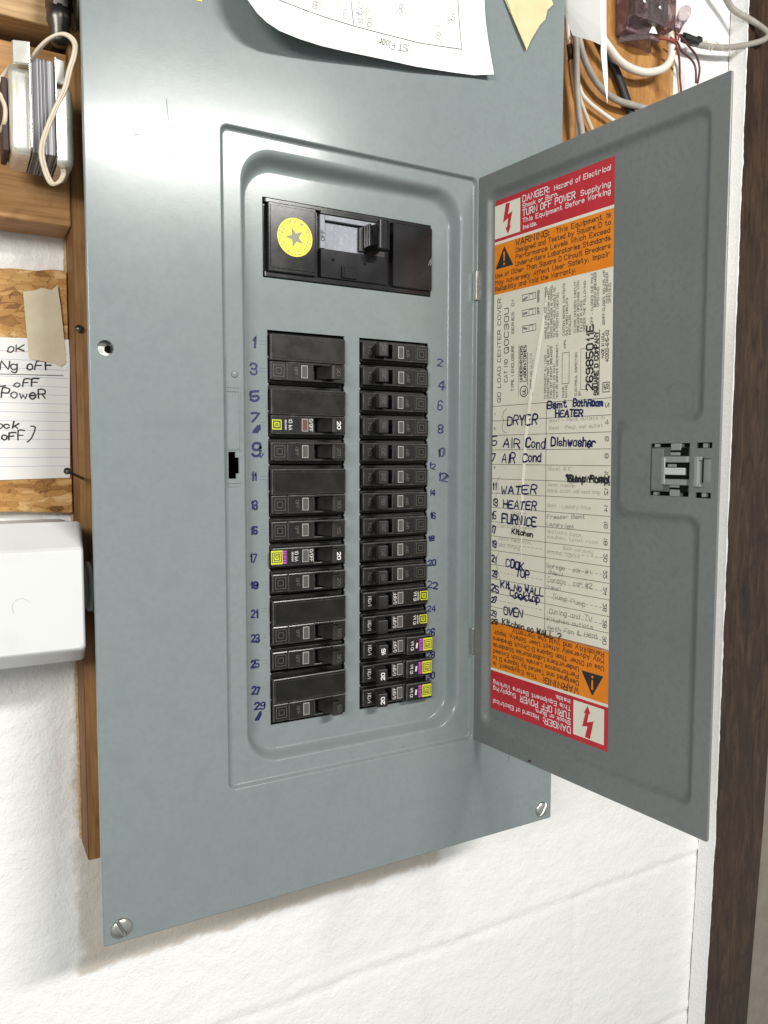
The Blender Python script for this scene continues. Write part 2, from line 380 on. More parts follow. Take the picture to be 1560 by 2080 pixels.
def text(g, s, to3, a0, b0, width, h, w, m, a1b=None, jit=0.0, smooth=False, slant=0.0, lay0=0.0):
    """lettering along a; fits the string to width. a1b = baseline height at the far end"""
    gl = [glyph(c) for c in s]; tot = sum(x[1] + 1.6 for x in gl) - 1.6
    sx = width / max(tot, 1); sy = h / 6; x = 0; k = 0
    for st, wd in gl:
        jx, jy, js, jr = (random.uniform(-1, 1) * jit for _ in range(4))
        for q in st:
            P = []
            for px, py in q:
                py2 = py * (1 + js * .18) + jy * .5 + random.uniform(-1, 1) * jit * .22; px2 = px + jx * .3 + py * (slant + jr * .12) + random.uniform(-1, 1) * jit * .22
                a = a0 + (x + px2) * sx
                b = b0 + ((a1b - b0) * (x + px2) / tot if a1b is not None and tot else 0) + py2 * sy
                P.append((a, b))
            if smooth and len(P) > 2:
                Q = []
                for i in range(len(P) - 1):
                    p0, p1, p2, p3 = Vector(P[max(i - 1, 0)]), Vector(P[i]), Vector(P[i + 1]), Vector(P[min(i + 2, len(P) - 1)])
                    for t in (0, .5): Q.append(tuple(.5 * ((2 * p1) + (p2 - p0) * t + (2 * p0 - 5 * p1 + 4 * p2 - p3) * t * t + (3 * p1 - p0 - 3 * p2 + p3) * t ** 3)))
                Q.append(P[-1]); P = Q
            g.ribbon(P, w * (random.uniform(.72, 1.18) if jit > .5 else 1), m, to3, lay0 + .012 * (k % 6)); k += 1
        x += wd + 1.6

# ================================================================== SETTING: block wall, boards, post
YW = 115.0
def axis_pts(a, b, step, lo, hi, coarse=40):
    p = []; x = lo
    while x < a: p.append(x); x += coarse
    x = a
    while x < b: p.append(x); x += step
    x = b
    while x <= hi: p.append(x); x += coarse
    return p
XS = axis_pts(-60, 800, 3.2, -660, 1200); ZS = axis_pts(-440, 500, 3.2, -700, 1100)
def soft(d, w): return math.exp(-(d / w) ** 2)
def wall_h(x, z):
    n = noise.fractal(Vector((x * .055, z * .075, 3.1)), .9, 2.1, 3) * .55 + noise.noise(Vector((x * .012, z * .014, 9))) * .8
    wob = noise.noise(Vector((x * .02, z * .02, 40))) * 2.5
    h = n
    for zj in (-173, 30, -376): h -= (1.15 if zj < 0 else .5) * soft(z - zj + wob, 4.6) - .6 * soft(z - zj - 8 + wob, 6) * (zj < 0)
    if -376 < z < -173: h -= .9 * soft(x - 518 + wob, 4)
    if 30 > z > -173: h -= .5 * soft(x - 315 + wob, 4)
    return h
g = G(); V = []; nx = len(XS)
for z in ZS:
    for x in XS: V.append((x, YW - wall_h(x, z), z))
Fc = [(j * nx + i, j * nx + i + 1, (j + 1) * nx + i + 1, (j + 1) * nx + i) for j in range(len(ZS) - 1) for i in range(nx - 1)]
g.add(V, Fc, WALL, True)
def sst(a, b, x): t = max(0, min(1, (x - a) / (b - a))); return t * t * (3 - 2 * t)
def bare(p):                                     # tan unpainted block plus painted shade, outlined along the panel's cast shadow
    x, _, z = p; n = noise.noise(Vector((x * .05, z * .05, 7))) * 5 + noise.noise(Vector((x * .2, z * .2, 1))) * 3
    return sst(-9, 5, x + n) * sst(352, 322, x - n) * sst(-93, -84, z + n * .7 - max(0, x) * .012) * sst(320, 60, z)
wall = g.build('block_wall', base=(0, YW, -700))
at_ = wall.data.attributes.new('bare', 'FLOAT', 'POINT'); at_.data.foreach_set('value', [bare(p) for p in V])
tag(wall, 'rough white painted block wall behind the grey panel', 'wall')

# plywood backing board: left edge, front face, right edge
g = G()
g.box(46, 592, 77, 113.6, 22, 1000, PLY, 0)
g.box(590, 599, 79, 113, 22, 1000, PINE2, .5)
tag(g.build('backing_board', base=(300, 95, 22)), 'tall orange plywood board carrying the grey panel and the cables', 'board')

STUD = wood('brown_stud', (.30, .155, .055), (.18, .085, .028), (.42, .24, .095), 'Z', 70, .06, .6)
g = G(); g.box(3, 45.6, 77, 113.6, 22, 1000, STUD, 0)
for k in range(90):                              # torn pale edge of the board against the wall
    z = 24 + k * 7.2; r = random.uniform(.4, 1.6)
    g.box(1.4 - r * .6, 3.0, 110.5 - r, 113.5, z, z + 7.3, SPLINT, 0)
g.box(2.2, 2.995, 77.6, 110, 22.2, 1000, PLYD, 0)
tag(g.build('wood_stud', base=(24, 95, 22)), 'narrow brown wood upright with a torn pale edge, showing left of the panel', 'stud')

g = G(); g.box(-320, 2.0, 77, 113.5, 478.5, 593.5, PINE, 1.2)
tag(g.build('wood_plank', base=(-160, 95, 478)), 'warm pine plank with a shadowed underside behind the doorbell transformer', 'plank')
g = G(); g.box(-320, -5.5, 58, 113.5, 600, 760, PINE2, 1.5)
tag(g.build('wood_plank', base=(-160, 85, 600)), 'pale thick plank at the upper left corner above the pine plank', 'plank')
g = G()
out = [(-300, 279.2), (-40, 279.4), (-12, 277.8), (1.2, 277.2), (1.4, 453.6), (-8, 453.8), (-18, 451.6), (-34, 451.4), (-46, 449.8), (-300, 450)]
g.prism([(x, z) for x, z in out], 0, 10, OSB, .4)
g2 = G(lambda p: p); g2.v = [(p[0], 114.0 - p[2], p[1]) for p in g.v]; g2.f = g.f; g2.m = g.m; g2.sm = g.sm; g2.mats = g.mats
tag(g2.build('strand_board', base=(-150, 110, 279)), 'rough orange strand board holding the lined index card', 'board')

# brown post at the right
g = G()
def tiltT(p): return (p[0] - (490 - p[2]) * .0108 - max(0, -150 - p[2]) * .03 + (max(0, p[0] - 740) / 86) * (p[2] + 103) * .030, p[1], p[2])
g.T = tiltT
for z0 in range(-700, 1000, 50):
    g.box(729.5, 828, 95, 114.5, z0, z0 + 50, BROWN, 0)
    g.box(727.8, 741, 91.5, 95.02, z0, z0 + 50, BROWN, 0)
rag = []; z = -460
while z < 990:
    rag.append((z, 1.0 + 1.5 * noise.noise(Vector((z * .031, 1, 2))) + 1.1 * noise.noise(Vector((z * .13, 5, 2))))); z += random.uniform(3, 7)
g.loops([[(727.9 - .25, 93 - 0, z) for z, e in rag], [(727.9 - .25, 114, z) for z, e in rag]], WALL, False, False)
g.loops([[(727.55, 93.2, z) for z, e in rag], [(727.3, 91.2, z) for z, e in rag], [(727.9 + max(.15, e), 91.1, z) for z, e in rag], [(727.9 + max(.15, e) + .2, 91.5, z) for z, e in rag]], WALL, False, False)
tag(g.build('brown_post', base=(775, 105, -700)), 'dark brown painted post at the right edge with white paint along its side', 'post')
g = G(); g.T = tiltT
for z0 in range(-700, 1000, 50): g.box(829, 1100, 104, 114, z0, z0 + 50, TAUPE, 0)  # wall beyond the post, its shadow put into the taupe colour
tag(g.build('shaded_wall', base=(960, 110, -700)), 'sliver of wall right of the brown post, shade in its taupe colour', 'board')

# ================================================================== ELECTRICAL PANEL
W = 378.2; D = 14.6
panel = thing('electrical_panel', (189, 0, 0), 'grey steel breaker panel with its dead front exposed and door swung open', 'breaker panel')
g = G()
P3 = lambda l, y: [(x, y, z) for x, z in l]
SEG = 8
frame = [(0, 0, 5.5), (.4, .10, 5.4), (.75, .42, 5.2), (1.0, .9, 5.0), (1.9, 2.7, 4.5), (2.15, 3.15, 4.3), (2.6, 3.48, 4.1), (3.3, 3.6, 3.6)]
fl = [P3(rrect(84.4 + i, 293.2 - i, 86.3 + i, 537.9 - i, r, SEG), y) for i, y, r in frame]
outer = rrect(.8, W - .8, .8, 820, 1.2, 4)
hole = [(9.9 + 5.0 * math.cos(2 * math.pi * k / 28), 0, 386.3 + 5.0 * math.sin(2 * math.pi * k / 28)) for k in range(28)]
g.flat([P3(outer, 0), fl[0], hole], PAINT)
g.loops([P3(rrect(0, W, 0, 820.8, 1.5, 4), 4), P3(rrect(0, W, 0, 820.8, 1.5, 4), .7), P3(rrect(.25, W - .25, .25, 820.5, 1.4, 4), .2), P3(outer, 0)], PAINT)
g.loops([hole, [(9.9 + (p[0] - 9.9) * .94, .5, 386.3 + (p[2] - 386.3) * .94) for p in hole], [(9.9 + (p[0] - 9.9) * .92, 2.2, 386.3 + (p[2] - 386.3) * .92) for p in hole]], PAINT)
g.loops(fl, PAINT)
# lip with the strike opening, then the drawn recess
def rec(t):  # t 0..1 from lip edge to dead front
    return (98.3 + 9.2 * t, 282.2 - 11.4 * t, 98.3 + 9.2 * t, 529.8 - 15.4 * t, 24 - 4 * t)
LIP = 3.6
prof = []
for k in range(17):
    t_ = k / 16; q_ = max(0, min(1, (t_ - .10) / .74)); prof.append((t_, LIP + (D - LIP) * q_ ** 3 * (q_ * (6 * q_ - 15) + 10)))
rl = [P3(rrect(*rec(t), 12), y) for t, y in prof]
strike = [(x, LIP, z) for x, z in ((88.8, 304), (94.2, 304), (94.2, 307.5), (96.2, 307.5), (96.2, 318.5), (93.8, 318.5), (93.8, 322.4), (88.8, 322.4))]
g.flat([fl[-1], rl[0], strike], PAINT)
g.loops([strike, [(p[0], 5.0, p[2]) for p in strike]], PAINT, smooth=False)
g.loops(rl, PAINT)
def colhole(x0, x1, z1):
    z0 = z1 - 285.75; L = []; Rr = []
    for k in range(1, 15):
        z = z0 + k * 19.05
        L += [(x0, z + .9), (x0 + .7, z + .5), (x0 + .7, z - .5), (x0, z - .9)]
        Rr += [(x1, z - .9), (x1 - .7, z - .5), (x1 - .7, z + .5), (x1, z + .9)]
    L = [(x0, z1)] + L[::-1][::1] if False else [(x0, z1)] + sorted(L, key=lambda p: -p[1]) + [(x0, z0)]
    Rr = [(x1, z0)] + sorted(Rr, key=lambda p: p[1]) + [(x1, z1)]
    return L + Rr
CT = 408.57
h1 = P3(colhole(121.65, 182.24, CT), D); h2 = P3(colhole(194.77, 256.03, CT), D)
h3 = P3(rrect(118.8, 257.9, 444.7, 499.9, .6, 3), D)
g.flat([rl[-1], h1, h2, h3], PAINT)
for h in (h1, h2, h3): g.loops([h, [(p[0], p[1] + 1.6, p[2]) for p in h]], PAINT, smooth=False)
# faint stamped ticks beside the breakers
for k in range(15):
    z = CT - 9.5 - k * 19.05
    for q in range(2): g.box(115.6, 119.8, D - .22, D + .1, z + q * 2.2 - 1, z + q * 2.2 - .55, PAINT, .1, 1)
    if k > 0:
        for q in range(2): g.box(258.5 + q, 262.0, D - .22, D + .1, z - 4 + q * 1.8, z - 3.5 + q * 1.8, PAINT, .1, 1)
SCUFF = mat('scuff_mark', (.10, .11, .11), .6)
for p_ in ([(50.3, 545), (50.6, 538), (51.6, 531), (52.1, 525), (52.9, 518), (52.4, 512), (52.9, 507)], [(30, 519), (33, 519.6)], [(227.3, 91.2), (228.0, 90.2)], [(330, 60), (330.4, 66)]):
    g.ribbon(p_, .34 if len(p_) > 2 else .5, SCUFF, lambda a, b, lay: (a, -.05 if a < 100 or a > 293 else LIP - .1, b))
cover = g.build('cover', panel)
# strike plates on the lip
g = G()
g.box(87.4, 88.3, LIP - .45, LIP + .4, 299, 386.2, PAINT, .3)
g.box(96.6, 97.8, LIP - .55, LIP + .4, 322.6, 366, PAINT, .4)
g.box(88.4, 97.4, LIP - .6, LIP + .4, 365.6, 366.9, PAINT, .4)
g.box(88.4, 96.6, LIP - .7, LIP + .4, 363.0, 364.2, PAINT, .4)
g.box(88.2, 97, LIP - .7, LIP + .4, 300.6, 301.8, PAINT, .4)
g.box(88.2, 97, LIP - .5, LIP + .4, 298.2, 299.2, PAINT, .4)
g.box(88.2, 96.5, LIP - .6, LIP + .4, 323.6, 324.6, PAINT, .4)
g.lathe((93.8, LIP, 375), [(2.4, 0), (2.3, -.5), (1.6, -.95), (.3, -1.1)], PAINT, 'y', 20)
g.build('door_strike', panel)
# enclosure box behind the cover
g = G()
g.flat([P3([(14, 14), (364, 14), (364, 806), (14, 806)], 76.8)], VOID)
g.flat([[(14, 3, 14), (14, 76.8, 14), (14, 76.8, 806), (14, 3, 806)]], PAINTD); g.flat([[(364, 3, 14), (364, 76.8, 14), (364, 76.8, 806), (364, 3, 806)]], PAINTD)
g.flat([[(14, 3, 14), (364, 3, 14), (364, 76.8, 14), (14, 76.8, 14)]], PAINTD); g.flat([[(14, 3, 806), (364, 3, 806), (364, 76.8, 806), (14, 76.8, 806)]], PAINTD)
g.flat([P3([(14, 60), (364, 60), (364, 560), (14, 560)], 56)], VOID)
g.box(2.5, 26, 6.5, 8, 370, 402, STEEL, 0)
g.disc((12.6, 6.4, 386.4), 2.5, VOID)
g.build('enclosure', panel)
# screws
def screw(c, ang, R=6.6):
    g = G(); ca, sa = math.cos(ang), math.sin(ang)
    cols = [-R, -R * .97, -R * .88, -R * .72, -R * .5, -R * .28, -.85, -.8, .8, .85, R * .28, R * .5, R * .72, R * .88, R * .97, R]
    nt = 14; V = []
    for s_ in cols:
        ext = math.sqrt(max(R * R - s_ * s_, 0.02))
        for j in range(nt):
            t = ext * math.sin(math.pi * (j / (nt - 1) - .5)); rr = (s_ * s_ + t * t) / (R * R)
            hgt = .6 + 2.6 * math.sqrt(max(1 - rr * .93, 0)) if rr < .999 else .6
            if abs(s_) < .83: hgt = .9
            V.append((c[0] + s_ * ca + t * sa, c[1] - hgt, c[2] - s_ * sa + t * ca))
    n = len(cols)
    g.add(V, [(i * nt + j, (i + 1) * nt + j, (i + 1) * nt + j + 1, i * nt + j + 1) for i in range(n - 1) for j in range(nt - 1)], STEEL, True)
    g.lathe((c[0], c[1], c[2]), [(R, -.62), (R, 0)], STEEL, 'y', 36)
    return g.build('screw', panel)
screw((11.3, 0, 10.2), -.45); screw((367.4, 0, 10.4), .55)
# hinges
for z0, z1 in ((443, 466), (158, 180.2)):
    g = G(); g.box(290.1, 293.3, -1.6, 2.4, z0, z1, STEEL, .5); g.box(290.5, 291.2, -2.0, -1.4, z0 + 1, z1 - 1, STEEL, .2)
    g.build('hinge', panel)

# marker numbers on the dead front
NUM = [('1', 110.0, 396.0, 112.2, 395.8, 7.4), ('3', 109.1, 377.1, 113.4, 377.0, 7.9), ('5', 109.2, 358.6, 114.7, 359.2, 6.9), ('7', 108.7, 343.8, 113.8, 343.6, 5.9), ('9', 109.9, 319.3, 115.4, 319.7, 9.0), ('11', 109.0, 302.6, 112.3, 302.6, 5.9), ('13', 108.4, 282.4, 112.8, 281.9, 5.6), ('15', 107.9, 264.5, 112.6, 263.9, 5.3), ('17', 107.3, 244.5, 111.7, 243.8, 6.3), ('19', 107.4, 225.7, 112.6, 224.9, 4.9), ('21', 107.9, 204.6, 112.4, 203.8, 5.7), ('23', 107.8, 186.8, 113.3, 185.8, 5.3), ('25', 107.6, 168.1, 113.1, 167.4, 5.0), ('27', 107.7, 148.2, 113.3, 147.4, 5.4), ('29', 109.8, 136.3, 117.0, 136.2, 5.4),
 ('2', 264.6, 391.6, 268.8, 391.1, 6.2), ('4', 266.2, 373.4, 270.9, 372.8, 7.0), ('6', 265.3, 357.0, 269.1, 357.1, 7.0), ('8', 266.0, 338.1, 269.7, 338.2, 6.3), ('10', 265.6, 319.2, 270.8, 320.0, 6.3), ('12', 257.3, 310.6, 262.9, 309.3, 4.3), ('12', 266.3, 301.0, 272.4, 299.3, 6.3), ('14', 257.9, 288.5, 263.1, 288.3, 4.7), ('16', 258.5, 270.2, 263.7, 269.6, 4.4), ('18', 256.8, 251.6, 262.4, 251.7, 4.0), ('20', 257.0, 231.7, 264.4, 231.9, 4.8), ('22', 256.9, 214.0, 266.0, 212.0, 5.2), ('24', 256.9, 194.3, 264.3, 193.5, 4.8), ('26', 256.9, 174.0, 263.5, 173.7, 5.7), ('28', 256.9, 156.2, 263.6, 155.3, 4.9), ('30', 256.9, 138.7, 263.7, 138.0, 4.9)]
def on_front(a, b, lay):
    y = D
    if a > 268: y = D - (a - 268) ** 2 * .16          # follows the start of the recess wall
    if a < 109.5: y = D - max(0, 109.5 - a) * .12
    return (a, y - .14 - lay, b)
for t, x0, z0, x1, z1, h in NUM:
    g = G(); text(g, t, on_front, x0, z0, x1 - x0, h * .95, (1.6 if z0 > 310 else 1.3) if x0 < 200 else 1.1, INKB, z1, .55, True, .06)
    if t == '7':                                     # a scratched-out digit below
        for k in range(9): g.ribbon([(110.5 + k * .5, 336.2 + k % 3), (115.5 - (k % 2) * 1.5, 341.2 - k * .35)], 1.3, INKB, on_front, .02 + .012 * k)
    if t == '29':
        for k in range(8): g.ribbon([(110.2 + k * .35, 128.8 + (k % 2)), (114.2 - (k % 3) * .5, 134.2 - k * .3)], 1.3, INKB, on_front, .02 + .012 * k)
    if t == '9': g.ribbon([(114.5, 320.5), (116, 318.5), (118, 321)], .8, INKB, on_front, .08)
    g.build('marker_number', panel)

# ------------------------------------------------------------------ door
TH = 1.680729; EX, EY = -math.cos(TH), -math.sin(TH); NX, NY = EY, -EX; HX, HY = 292.95, .72
def dT(p):   # (u, w, z): along the door, out of its inner face, up
    return (HX + EX * p[0] + NX * p[1], HY + EY * p[0] + NY * p[1], p[2])
g = G(dT)
dz0, dz1, du1 = 86.4, 537.6, 211.3
shape = [(9, 101.5), (200.5, 101.5), (200.5, 285), (142, 285), (142, 339), (200.5, 339), (200.5, 525), (9, 525)]
def ring(d, w, r): return [(u, w, z) for u, z in rpoly(inset(shape, d), [r] * 8, 7)]
wprof = [(0, 0, 9), (.7, -.1, 8.6), (1.5, -.5, 8), (2.4, -1.2, 7.6), (3.4, -2.1, 7.2), (4.4, -2.95, 6.6), (5.4, -3.5, 6), (6.4, -3.85, 5.5), (7.4, -4.0, 5)]
dl = [ring(d, w, r) for d, w, r in wprof]
dout = [(u, 0, z) for u, z in rrect(.4, du1 - .4, dz0 + .4, dz1 - .4, 1.5, 4)]
R4 = lambda u0, u1, z0, z1, w: [(u0, w, z0), (u1, w, z0), (u1, w, z1), (u0, w, z1)]
lh = [R4(164.4, 191.8, 295.2, 327.8, 0), R4(199.6, 206.2, 304, 318.6, 0), R4(196.4, 206.4, 324.6, 328, 0), R4(196.4, 206.4, 294.8, 298.2, 0)]
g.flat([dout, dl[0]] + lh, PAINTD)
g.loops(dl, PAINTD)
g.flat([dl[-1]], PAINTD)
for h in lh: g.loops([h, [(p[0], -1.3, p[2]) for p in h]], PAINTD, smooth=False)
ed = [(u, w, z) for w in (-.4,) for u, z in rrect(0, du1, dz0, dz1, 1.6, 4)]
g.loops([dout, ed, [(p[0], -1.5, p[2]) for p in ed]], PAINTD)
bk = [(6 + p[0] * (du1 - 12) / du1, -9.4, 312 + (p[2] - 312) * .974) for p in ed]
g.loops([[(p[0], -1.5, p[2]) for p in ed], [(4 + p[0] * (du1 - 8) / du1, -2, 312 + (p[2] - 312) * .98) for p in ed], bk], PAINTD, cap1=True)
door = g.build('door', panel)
# knock-out mark and nick on the door
g = G(dT); to_in = lambda a, b, lay: (a, -3.95 + lay, b)
g.ribbon([(172.4, 358), (172.4, 352.5), (173.2, 349), (175.6, 346), (178.6, 344.7), (182, 344.8)], .5, INKP, to_in)
g.ribbon([(172.2, 357.6), (172.6, 361), (175, 364.2), (180, 365.4), (186, 364.2), (189.8, 360.5), (190.6, 354), (190, 349), (187.4, 346.2), (182, 344.9)], .35, PAINTD, lambda a, b, lay: (a, -3.75 + lay, b), .02)
g.build('knockout_mark', door)
g = G(dT); g.ribbon([(63, 88.6), (65.2, 89.2)], 1.3, INKK, lambda a, b, lay: (a, .12, b)); g.build('paint_chip', door)

# ---- labels on the door (a = across, from the sheared left edge)
WL = -3.86
def lab(a, z, lay=0.0): return (a + 12 + (516.5 - z) * .0125, WL + lay, z)
def lquad(g, a0, a1, z0, z1, m, lay=0.0, na=1):
    g.add([lab(a0, z0, lay), lab(a1, z0, lay), lab(a1, z1, lay), lab(a0, z1, lay)], [(0, 1, 2, 3)], m)
up = lambda o: (lambda a, b, lay: lab(a, b, .10 + lay))
FOLD = [(60, 444.5, .3), (58, 437, .9), (53, 416, 1.6), (48.5, 396, 2.0), (44, 376, 1.9), (40.4, 358.9, 1.7), (37, 335, 1.6), (34.6, 305, 1.4), (33.6, 285, 1.1), (33.4, 258, .5), (33.4, 240, .1)]
def fold_h(a, z):                                # height of the paper fold under the writing
    for (a0, z0, w0), (a1, z1, w1) in zip(FOLD, FOLD[1:]):
        if z1 <= z <= z0:
            t = (z0 - z) / (z0 - z1); c = a0 + (a1 - a0) * t; w = w0 + (w1 - w0) * t; u = (a - c) / max(w, .05); m_ = min(1, w)
            for (ua, ha), (ub, hb) in zip(((-1, 0), (-.2, .75 * m_), (.9, .3 * m_), (1.3, 0)), ((-.2, .75 * m_), (.9, .3 * m_), (1.3, 0))):
                if ua <= u <= ub: return ha + (hb - ha) * (u - ua) / (ub - ua)
    return 0
LU = lambda a, b, lay: lab(a, b, .10 + lay + fold_h(a, b))
ZC = 516.5 + 116.8
LDN = lambda a, b, lay: lab(116.2 - a, ZC - b, .10 + lay)         # the same text turned upside down
def danger(name, turn):
    f = LDN if turn else LU
    q = (lambda a0, a1, z0, z1: (116.2 - a1, 116.2 - a0, ZC - z1, ZC - z0)) if turn else (lambda *r: r)
    g = G(dT)
    lquad(g, *q(0, 116.2, 485.3, 516.5), RED)
    lquad(g, *q(0, 116.2, 483.2, 485.3), CREAM)
    lquad(g, *q(3.2, 30.4, 487.6, 512.6), CREAM, .06)
    bolt = [(15.2, 512), (19.6, 511.6), (17.4, 503.4), (22.2, 504.6), (19.4, 494.4), (21.0, 494.8), (17.6, 488.8), (14.8, 494.0), (16.5, 494.0), (17.8, 500.6), (12.2, 498.4)]
    g.flat([[f(a, b, .06) for a, b in bolt]], RED)
    for t, b, h, w, w2 in (('DANGER:', 508.5, 4.5, 26, .68), ('TURN OFF POWER', 498.2, 4.5, 50, .68)):
        text(g, t, f, 33, b, w, h, w2, WHITEI)
    for t, a, b, h, w in (('Hazard of Electrical', 64, 508.5, 3.4, 49), ('Shock or Burn.', 33, 504.1, 2.9, 34), ('Supplying', 88, 498.2, 3.4, 25), ('This Equipment Before Working', 33, 493.3, 3.2, 80), ('Inside.', 33, 488.4, 3.0, 14)):
        text(g, t, f, a, b, w, h, .5, WHITEI)
    return g.build(name, door)
def warning(name, turn):
    f = LDN if turn else LU
    q = (lambda a0, a1, z0, z1: (116.2 - a1, 116.2 - a0, ZC - z1, ZC - z0)) if turn else (lambda *r: r)
    g = G(dT); dz = 0
    lquad(g, *q(0, 116.2, 445.2, 483.2), ORANGE, -.0)
    g.flat([[f(a, b, .05) for a, b in rpoly([(13.6, 480.6), (4.2, 464.6), (23.4, 464.6)], .8, 3)]], INKK)
    g.add([f(a, b, .12) for a, b in ((12.7, 476.2), (14.5, 476.2), (14.2, 469.2), (13.0, 469.2))], [(0, 1, 2, 3)], ORANGE)
    g.add([f(13.6 + 1.0 * math.cos(k * math.pi / 4), 467.1 + 1.0 * math.sin(k * math.pi / 4), .12) for k in range(8)], [list(range(8))], ORANGE)
    text(g, 'WARNING:', f, 26, 478.0, 33, 4.4, .8, INKK)
    ls = [('This Equipment is', 66, 478.0, 47.5), ('Designed and Tested by Square D to', 26, 473.0, 87.5), ('Performance Levels Which Exceed', 26, 468.0, 87), ('Underwriters Laboratories Standards.', 26, 463.0, 88),
          ('Use of Other Than Square D Circuit Breakers', 4, 457.8, 109.5), ('May Adversely Affect User Safety, Impair', 4, 452.6, 109), ('Reliability and Void the Warranty.', 4, 447.6, 80)]
    if turn: ls[-1] = ('Reliability and Void the Warranty', 4, 447.9, 88)
    for t, a, b, w in ls: text(g, t, f, a, b, w, 3.3, .52, INKK)
    return g.build(name, door)
tag(danger('danger_label', False), 'upright red danger band at the head of the door label')
tag(warning('warning_label', False), 'upright orange warning band under the red band')
tag(danger('danger_label', True), 'upside down red danger band at the foot of the door label')
tag(warning('warning_label', True), 'upside down orange warning band under the circuit list')

# rating plate: sideways print
g = G(dT)
lquad(g, 0, 116.2, 358.9, 445.2, CREAM)
SIDE = lambda a, b, lay: lab(-b, a, .10 + lay + fold_h(-b, a))      # text runs up; b is minus the distance across
def side(t, across, z0, z1, h, w=.5, m=INKK): text(g, t, SIDE, z0, -(across - .0), z1 - z0, h, w, m)
def box_line(a0, a1, z0, z1, w=.35): g.ribbon([(z0, -a0), (z1, -a0), (z1, -a1), (z0, -a1), (z0, -a0)], w, INKK, SIDE)
side('QO LOAD CENTER COVER', 10.2, 362, 441.5, 3.6, .5)
side('CAT NO', 17.6, 377, 394, 3.4, .5); side('QOC30U', 18.6, 399, 433, 4.6, .65)
side('TYPE 1 ENCLOSURE', 24.4, 369.5, 404, 2.6, .42); side('SERIES  01', 24.4, 413, 438, 2.5, .42)
for a in (29.5, 44.2): g.ribbon([(365, -a), (404 if a < 40 else 392, -a)], .35, INKP, SIDE)
g.ribbon([(368.5 + 4 * math.cos(k * math.pi / 10), -35.2 + 4 * math.sin(k * math.pi / 10)) for k in range(21)], .7, INKK, SIDE)
side('UL', 36.8, 366.3, 370.6, 3.0, .6)
side('UNDERWRITERS', 33.4, 376, 402.5, 2.6, .6); side('LABORATORIES', 37.4, 376, 402.5, 2.7, .6)
g.ribbon([(373, -38.8), (397, -38.8)], .5, INKK, SIDE); side('ISSUE NO. U-7,714', 43.2, 369, 396, 2.0, .35, INKP)
for k, zz in enumerate((435.6, 424.2, 412.6)):
    box_line(33 + k * .2, 46.5 + k * .2, zz, zz + 4.6, .4)
    g.ribbon([(zz + .6, -40), (zz + 4, -40), (zz + 4, -44), (zz + .6, -44)], .45, INKP, SIDE)
    g.ribbon([(zz + 1 + k, -34.6), (zz + 2.2, -37.6)], 1.6, INKP, SIDE, .05)
side('TRIPPED', 50.2, 432, 441, 1.8, .4); side('OFF', 50.2, 424, 429, 1.8, .4)
TINY = [('TO DISCONNECT ALL LOAD', 57.5, 361.5, 393), ('CONDUCTORS FROM THE SUPPLY', 60.3, 361.5, 400), ('TURN OFF CIRCUIT BREAKERS', 63.1, 361.5, 399), ('MARKED AS MAIN', 65.9, 361.5, 386), ('MAIN OR SERVICE DISCONNECT.', 68.7, 361.5, 400),
        ('HANDLE AT MID-POSITION SHOWS', 57.5, 405, 442), ('RED TRIP INDICATOR WINDOW', 60.3, 405, 441), ('SHOWS BREAKER IS TRIPPED', 63.1, 405, 442), ('TO RESET MOVE HANDLE TO', 65.9, 405, 440), ('OFF POSITION THEN ON.', 68.7, 405, 436),
        ('CAUTION: REMOVE TWISTOUTS', 74.6, 405, 441.5), ('ONLY WHEN CIRCUITS', 77.4, 405, 431), ('INSTALLED.', 80.2, 405, 419), ('CLOSE UNUSED CIRCUIT', 84.8, 406, 441), ('BREAKER OPENINGS WITH', 87.6, 406, 441), ('FILLER PLATES', 90.4, 406, 427), ('ORDER THE FOLLOWING:', 93.2, 406, 440),
        ('QOFP - CLOSES ONE POLE', 99.6, 408, 444), ('BRANCH BREAKER', 102.2, 421, 444), ('OPENING.', 104.6, 421, 434), ('QOMFP-CLOSES 100-225 AMP', 109.6, 408, 444), ('MAIN BREAKER', 112.0, 422, 442), ('OPENING.', 114.4, 422, 435),
        ('MAINS', 74.6, 361.5, 369), ('RATING', 77.4, 361.5, 370), ('AMPS.', 75.8, 396, 402), ('ELECTRICAL INSPECTION', 86.2, 362, 392), ('BY', 89.6, 362, 365)]
for t, a, z0, z1 in TINY: side(t, a, z0, z1, 1.8, .29)
box_line(72.6, 79, 371.3, 393, .35)
g.ribbon([(366, -95), (366, -89.5), (394, -89.5), (394, -97)], .35, INKP, SIDE)
side('26985011E', 100.0, 365.4, 409, 5.6, 1.25)
side('SQUARE D COMPANY', 104.4, 361.5, 404, 3.2, .9); g.ribbon([(361.5, -105.4), (405, -105.4)], .6, INKK, SIDE, .03)
side('MADE IN U.S.A.', 109.4, 386, 403, 2.2, .4); side('40202-615-02', 113.0, 383, 404, 2.4, .45)
box_line(108.6, 114, 363, 369.4, .5); side('15', 113.0, 364.2, 368.2, 3.2, .6)
# the fold in the paper
def crease(g, pts):
    L = []
    for a, z, w in pts: L.append([lab(a - w, z, .02), lab(a - w * .2, z, .75 * min(1, w)), lab(a + w * .9, z, .3 * min(1, w)), lab(a + w * 1.3, z, .02)])
    g.loops(L, CREAM, False, False)
crease(g, [(60, 444.5, .3), (58, 437, .9), (53, 416, 1.6), (48.5, 396, 2.0), (44, 376, 1.9), (40.4, 358.9, 1.7)])
g.build('rating_plate', door)

